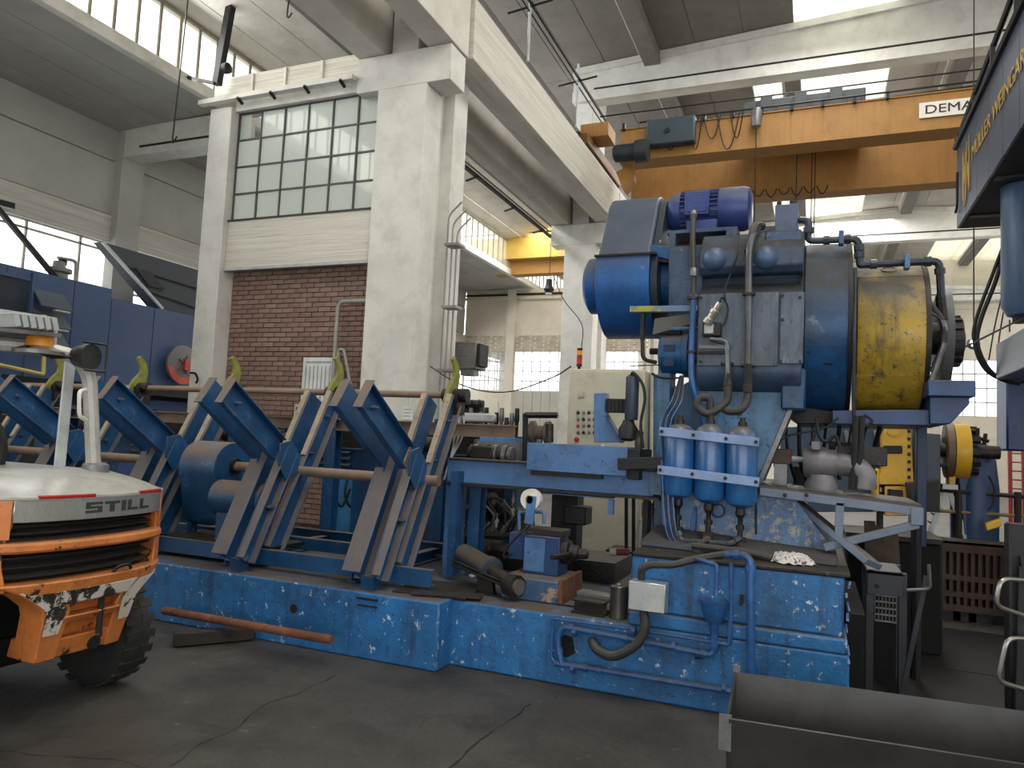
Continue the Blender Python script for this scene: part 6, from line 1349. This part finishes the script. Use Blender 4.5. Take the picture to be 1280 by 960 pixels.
# guard rails before the far machines
GR = empty('guard_rail', (1.6, 7.9, 0), 'low two bar guard rail crossing in front of the far presses', 'guard rail')
MB().tube([P(1095, 606, Y=9.1), P(1290, 622, Y=9.1)], .022, n=8).build('top_bar', STEEL, GR); MB().tube([P(1150, 637, Y=9.1), P(1290, 646, Y=9.1)], .018, n=8).build('mid_bar', mat('dull_yellow_rail', (124, 104, 56), .6), GR)
for px in (1100, 1198, 1272): q = P(px, 615, Y=9.1); MB().cyl((q.x, 9.1, 0), (q.x, 9.1, q.z), .035, n=8).build('post', STEEL, GR)
# rusty crate/pallet with a window grid, table, planks
PB = empty('slotted_steel_crate', (1.5, 8.2, 0), 'long rusty brown slotted steel crate on the floor below the guard rail', 'crate')
CB = mat('brown_rusty_crate', (66, 50, 44), .8, .1, var=.3, scale=5, streak=((48, 38, 34), .6)); 
a, c = P(1148, 672, Y=8.6), P(1268, 725, Y=8.6); xa, xb = P(1145, 700, Y=8.6).x, P(1272, 715, Y=8.6).x; zt_ = P(1200, 678, Y=8.6).z
MB().box((xa, 8.66, .1), (xb, 9.0, zt_-.02)).build('crate_back', mat('crate_inside', (40, 32, 30), .9), PB)
for z, h in ((.10, .06), (.24, .05), (.40, .05), (zt_-.10, .10)): MB().box((xa, 8.6, z), (xb, 8.66, z+h)).build('crate_bar', CB, PB)
for k in range(15): x = xa+(xb-xa)*k/14; MB().box((x-.015, 8.605, .1), (x+.015, 8.655, zt_)).build('crate_slat', CB, PB)
MB().box((xa-.02, 8.6, zt_-.02), (xb+.02, 9.05, zt_)).build('crate_lid', mat('brown_boards', (70, 62, 56), .9, var=.3, stretch=(.3, 4, 1)), PB)
for x in (xa+.3, (xa+xb)/2, xb-.3): MB().box((x-.1, 8.65, 0), (x+.1, 8.95, .1)).build('skid', DARK, PB)
rb = empty('red_bin', (2.6, 8.0, 0), 'red slatted bin at the right edge behind the rusty crate', 'bin')
a = P(1262, 662, Y=8.55); MB().box((a.x, 8.2, 0), (a.x+.6, 8.55, a.z)).build('bin_body', mat('faded_red_bin', (150, 78, 62), .7, var=.2), rb, bevel=.01)
for k in range(4): z = a.z*(.3+.18*k); MB().box((a.x+.0, 8.18, z), (a.x+.6, 8.2, z+.04)).build('bin_rib', MATS['faded_red_bin'], rb)
# dark table with crate
TB = empty('steel_stand', (.8, 6.0, 0), 'dark grey steel stand with sloped top plate right of the press foundation', 'stand')
GS = mat('dark_grey_stand', (64, 66, 72), .5, .2, var=.2, scale=4)
a, c = P(1084, 713, Y=5.7), P(1129, 747, Y=5.7)
MB().box((a.x, 5.7, c.z), (c.x, 5.74, a.z)).build('front_plate', GS, TB, bevel=.004); MB().box((a.x, 5.7, a.z-.02), (c.x, 6.2, a.z)).build('top_plate', GS, TB, bevel=.004)
for x in (a.x+.02, c.x): 
    for y in (5.74, 6.15): MB().bar((x, y, 0), (x, y, a.z), .05, .05, (1, 0, 0)).build('leg', GS, TB, bevel=.003)
MB().bar((c.x+.0, 5.72, .02), (c.x+.14, 5.72, a.z), .03, .03, (1, 0, 0)).build('brace', GS, TB)
MB().tube(rounded([(c.x+.02, 5.7, c.z+.05), (c.x+.16, 5.7, a.z-.08), (c.x+.15, 5.7, a.z+.08)], .03), .012, n=6).build('handle', GREYM, TB)
MB().cyl((a.x+.06, 5.69, a.z-.10), (a.x+.06, 5.71, a.z-.10), .016, n=10).build('plate_hole', DARK, TB)
cr = empty('wire_basket', (.75, 6.2, 0), 'small pale wire basket seen between the legs of the dark stand', 'basket')
xa, xb = P(1094, 760, Y=6.0).x, P(1121, 760, Y=6.0).x; z0_, z1_ = P(1100, 776, Y=6.0).z, P(1100, 744, Y=6.0).z
for k in range(5): z = z0_+(z1_-z0_)*k/4; MB().box((xa, 6.0, z-.005), (xb, 6.02, z+.005)).build('wire', LGREY, cr)
for k in range(7): x = xa+(xb-xa)*k/6; MB().box((x-.004, 6.0, z0_), (x+.004, 6.02, z1_)).build('wire', GREYM, cr)
MB().box((xa, 6.04, 0), (xb, 6.14, z1_)).build('basket_back', DARK, cr)
pt2 = MB().cyl((P(1145, 720, Y=6.2).x, 6.2, 0), (P(1145, 656, Y=6.2).x, 6.2, P(1145, 656, Y=6.2).z), .035, n=8).build('steel_post', DARK, label='thin dark steel post standing right of the grey stand', cat='post')
WD = mat('dark_weathered_planks', (76, 64, 56), .9, var=.35, scale=4, stretch=(6, 6, .5), bump=.3)
for k, px in enumerate((1088, 1098, 1108, 1117)):
    q = P(px, 655, Y=6.7); labs = ('leftmost dark plank leaning upright behind the grey stand', 'second plank from the left leaning behind the grey stand', 'third plank from the left leaning behind the grey stand', 'rightmost dark plank leaning upright behind the grey stand')
    MB().bar((q.x+.03, 6.45, 0), (q.x, 6.8, 1.06-.03*k), .085, .03, (0, 1, 0)).build('wooden_plank', WD, label=labs[k], cat='plank', group='planks leaning behind the grey stand')
# dark machine edge at the right with grab handles
RM = empty('dark_machine_cabinet', (1.8, 4.2, 0), 'dark steel machine cabinet at the right edge with two bent grab handles', 'machine cabinet')
a = P(1262, 760, Y=4.3); MB().box((a.x, 4.3, 0), (a.x+.9, 4.42, P(1268, 655, Y=4.3).z)).build('cabinet_body', mat('oily_black_sheet', (28, 27, 26), .5, .3, var=.3, scale=3), RM, bevel=.01)
MB().bar((a.x+.02, 4.27, 0), (a.x+.05, 4.27, 1.1), .04, .04, (1, 0, 0)).build('corner_post', DARK, RM)
MB().bar((a.x+.18, 4.25, 0), (a.x+.05, 4.27, 1.15), .03, .03, (1, 0, 0)).build('brace', DARK, RM)
HM = mat('steel_handle', (150, 148, 144), .3, .8)
for (p1_, p2_) in (((1262, 727), (1258, 764)), ((1276, 802), (1268, 860))):
    p, q = P(*p1_, Y=4.15), P(*p2_, Y=4.15); s = (p-q).length; l = .06 if p1_[1] < 750 else .09
    MB().tube(rounded([p+Vector((.1, .1, 0)), p+Vector((-l*.6, 0, .01)), q+Vector((-l*.75, 0, .02)), q+Vector((.1, .1, -.03))], .05, 5), .011, n=8).build('grab_handle', HM, RM)
for k in range(6): MB().cyl((a.x+.06, 4.24, .62-.05*k), (a.x+.06, 4.26, .62-.05*k), .009, n=6).build('bolt', LGREY, RM)
# added black slab standing in for the dark void beside the press block
MB().box((.2, 5.1, .008), (.30, 6.4, .62)).build('void_filler', mat('void_black', (8, 8, 9), .9), PR)
# ================================================================== scrap trough, bottom right
TG = empty('steel_trough', (.6, 3.3, 0), 'long open dark steel trough in the bottom right corner', 'trough')
TS = mat('grey_black_sheet_steel', (70, 69, 68), .42, .55, var=.25, scale=2.5, streak=((44, 42, 40), .6), bump=.1, bscale=8)
ZH = .60; A = P(921, 840, Z=ZH); B_ = P(1282, 889, Z=ZH); C_ = P(911, 897, Z=ZH); D_ = C_+(B_-A)*1.1; B_ = A+(B_-A)*1.1
i_ = Vector((.0, .12, 0)); A0, B0, C0, D0 = [Vector((v.x, v.y, .03)) for v in (A, B_, C_, D_)]
A0 -= i_; B0 -= i_; C0 += i_; D0 += i_
def sheet(p, q, r, s, name, t=.010):
    n_ = (q-p).cross(s-p).normalized()*t; return MB().add([p, q, r, s, p+n_, q+n_, r+n_, s+n_], [(0, 3, 2, 1), (4, 5, 6, 7), (0, 1, 5, 4), (1, 2, 6, 5), (2, 3, 7, 6), (3, 0, 4, 7)]).build(name, TS, TG)
sheet(A0, B0, B_, A, 'far_side'); sheet(C0, D0, D_, C_, 'near_side'); sheet(A0, C0, C_, A, 'end_plate'); sheet(A0, B0, D0, C0, 'bottom'); sheet(B0, D0, D_, B_, 'end_plate')
MB().bar(C_+Vector((-.012, 0, .01)), C_+Vector((-.012, 0, -.12)), .045, .012, (0, 1, 0)).build('lifting_tab', GREYM, TG); MB().bar(A+Vector((-.0, 0, .03)), A+Vector((0, 0, -.05)), .03, .012, (0, 1, 0)).build('lifting_tab', GREYM, TG)
MB().box((A0.x, C0.y, 0), (A0.x+.15, A0.y, .03)).build('skid', TS, TG); MB().box((A0.x+1.5, C0.y-.2, 0), (A0.x+1.65, A0.y-.2, .03)).build('skid', TS, TG)
# ================================================================== big blue furnace line in the left bay
FN = empty('blue_furnace', (-11.9, 12, 0), 'large blue sheet metal furnace with grey louvres in the left bay', 'furnace')
FB = mat('blue_furnace_paint', (64, 84, 118), .55, var=.12, scale=.8, streak=((42, 66, 112), .5)); XF = -11.3
zt_ = P(190, 384, X=XF).z; zb_ = P(190, 486, X=XF).z
ys = [6.0, 7.2, 8.3, 9.0, 9.9, 10.9, 12.0, 13.2, 14.4, 16, 18]
for k in range(len(ys)-1):
    h = zt_ if ys[k] >= 9.0 else zt_+.16
    MB().box((XF-.05, ys[k], zb_), (XF, ys[k+1]-.012, h)).build('sheet_panel', FB, FN, bevel=.006)
MB().box((-12.7, 6.0, zb_+.05), (XF-.05, 18, zt_-.02)).build('furnace_body', FB, FN)
MB().box((-12.7, 6.0, zt_-.02), (XF-.3, 9.2, zt_+.12)).build('raised_hood', FB, FN, bevel=.1, seg=3)
MB().box((-12.6, 6.0, 0), (XF-.4, 18, zb_)).build('dark_base', mat('furnace_dark_base', (30, 34, 42), .7), FN)
MB().box((XF-.3, 6.0, zb_-.12), (XF+.03, 18, zb_)).build('base_beam', DARK, FN)
MB().box((XF-.32, 9.5, .2), (XF-.2, 18, zb_-.2)).build('lower_panel', mat('navy_lower_panel', (34, 58, 110), .6), FN)
LV = mat('grey_louvre', (78, 86, 94), .6, var=.1)
ya, yb = P(44, 380, X=XF+.1).y, P(84, 380, X=XF+.1).y
for k in range(3):
    z1_ = P(60, 363+24*k, X=XF+.1).z; z0_ = P(60, 385+24*k, X=XF+.1).z
    MB().add([(XF+.02, ya, z1_), (XF+.02, yb, z1_), (XF+.26, yb, z0_), (XF+.26, ya, z0_), (XF+.02, ya, z1_-.03), (XF+.02, yb, z1_-.03), (XF+.24, yb, z0_-.02), (XF+.24, ya, z0_-.02)], [(0, 1, 2, 3), (7, 6, 5, 4), (0, 4, 5, 1), (1, 5, 6, 2), (2, 6, 7, 3), (3, 7, 4, 0)]).build('louvre', LV, FN)
    if k < 3: MB().box((XF+.20, yb-.30, z0_-.05), (XF+.28, yb-.06, z0_-.02)).build('white_tag', LGREY if k < 2 else REDL, FN)
MB().box((XF-.02, ya-.62, P(20, 400, X=XF).z), (XF+.015, ya-.06, P(20, 348, X=XF).z)).build('dark_window', mat('furnace_window', (34, 44, 56), .4), FN)
MB().box((XF-.0, ya-.04, zb_), (XF+.05, ya-.0, zt_+.12)).build('frame_strip', FB, FN); MB().box((XF+.0, ya-.72, P(20, 348, X=XF).z), (XF+.04, ya-.06, P(20, 343, X=XF).z)).build('frame_strip', FB, FN)
a_, b_ = P(18, 465, X=XF+.3), P(52, 468, X=XF+.3); YR_ = mat('pale_yellow_rail', (190, 172, 92), .6)
MB().tube(rounded([P(-5, 455, X=XF+.3), P(54, 468, X=XF+.3), P(57, 395, X=XF+.3), P(30, 398, X=XF+.3)], .03), .03, n=6).build('yellow_rail', YR_, FN)
# disc fan with red rim
DF = empty('disc_fan', P(226, 456, X=XF+.2), 'round grey fan disc with a red lower rim on the blue furnace', 'fan')
q = P(226, 456, X=XF+.1); MB().lathe(q, (1, 0, 0), [(0, .36), (.06, .37), (.08, .30), (.10, .1)], n=28).build('disc', mat('grey_disc', (110, 108, 106), .5, var=.15), DF)
b = MB(); vs = []
for k in range(13): a = radians(190)+radians(160)*k/12; vs += [q+Vector((.085, .37*cos(a), .37*sin(a))), q+Vector((.085, .24*cos(a), .24*sin(a)))]
b.add(vs, [(2*k, 2*k+1, 2*k+3, 2*k+2) for k in range(12)]).build('red_rim', mat('fan_red', (196, 74, 58), .5), DF)
MB().cbox(q+Vector((.14, 0, 0)), (.08, .12, .2)).build('hub', MATS['fan_red'], DF)
for k in range(5): a = 2*pi*k/5; MB().bar(q+Vector((.12, 0, 0)), q+Vector((.12, .17*cos(a), .17*sin(a))), .03, .03, (1, 0, 0)).build('spoke', GREYM, DF)
MB().tube(spline([P(238, 466, Y=9.45), P(244, 467, Y=9.42), P(247, 474, Y=9.42), P(245, 479, Y=9.42)], 5), .02, n=6).build('pipe_stub', DARK, DF)
# dark sloping hood
HD = empty('sloping_hood', (-12.3, 14, 3.5), 'dark grey sloping extraction hood above the blue furnace against the windows', 'hood')
XH = -12.0; HM_ = mat('dark_grey_hood', (58, 62, 66), .7, var=.08)
HP = [P(128, 302, X=XH), P(250, 338, X=XH), P(262, 420, X=XH), P(205, 395, X=XH)]
MB().prism(HP, (-.25, 0, 0)).build('hood_sheet', HM_, HD, bevel=.01)
MB().prism([P(168, 334, X=XH+.02), P(188, 340, X=XH+.02), P(206, 362, X=XH+.02), P(186, 358, X=XH+.02)], (.02, 0, 0)).build('hood_flap', mat('hood_flap_dark', (38, 41, 44), .7), HD)
MB().bar(P(128, 302, X=XH+.03), P(203, 386, X=XH+.03), .05, .05).build('hood_edge', LGREY, HD)
for t in (.3, .62): MB().bar(HP[0].lerp(HP[3], t)+Vector((.015, 0, 0)), HP[1].lerp(HP[2], t)+Vector((.015, 0, 0)), .02, .03, (1, 0, 0)).build('hood_seam', DARK, HD)
# exhaust fitting on the furnace and diagonal stay
EX = empty('exhaust_valve', (-11.6, 8.6, zt_+.3), 'grey exhaust valve with bent pipe silhouetted against the bright window', 'valve')
q = P(72, 352, X=-11.8); MB().lathe(q-Vector((0, 0, .2)), (0, 0, 1), [(0, .34), (.14, .26), (.16, .16), (.34, .14), (.36, .20), (.42, .20), (.44, .10), (.54, .09)], n=16).build('valve_body', mat('pale_grey_valve', (120, 122, 120), .6), EX)
MB().tube(rounded([P(72, 322, X=-11.8), P(95, 326, X=-11.8), P(94, 356, X=-11.8)], .08), .03, n=7).build('bent_pipe', CG, EX); MB().tube(rounded([P(74, 324, X=-11.8), P(82, 325, X=-11.8), P(81, 332, X=-11.8)], .04), .03, n=7).build('bent_pipe', DARK, EX)
MB().bar(P(-20, 240, X=-11.7), P(72, 350, X=-11.7), .07, .07).build('diagonal_stay', DARK, label='dark diagonal stay running from the left wall down to the blue furnace', cat='stay')
MB().bar(P(-15, 250, X=-12.7), P(16, 258, X=-12.7), .12, .10).build('wall_bracket', DARK, label='dark wall bracket above the bright window at the left edge', cat='bracket')
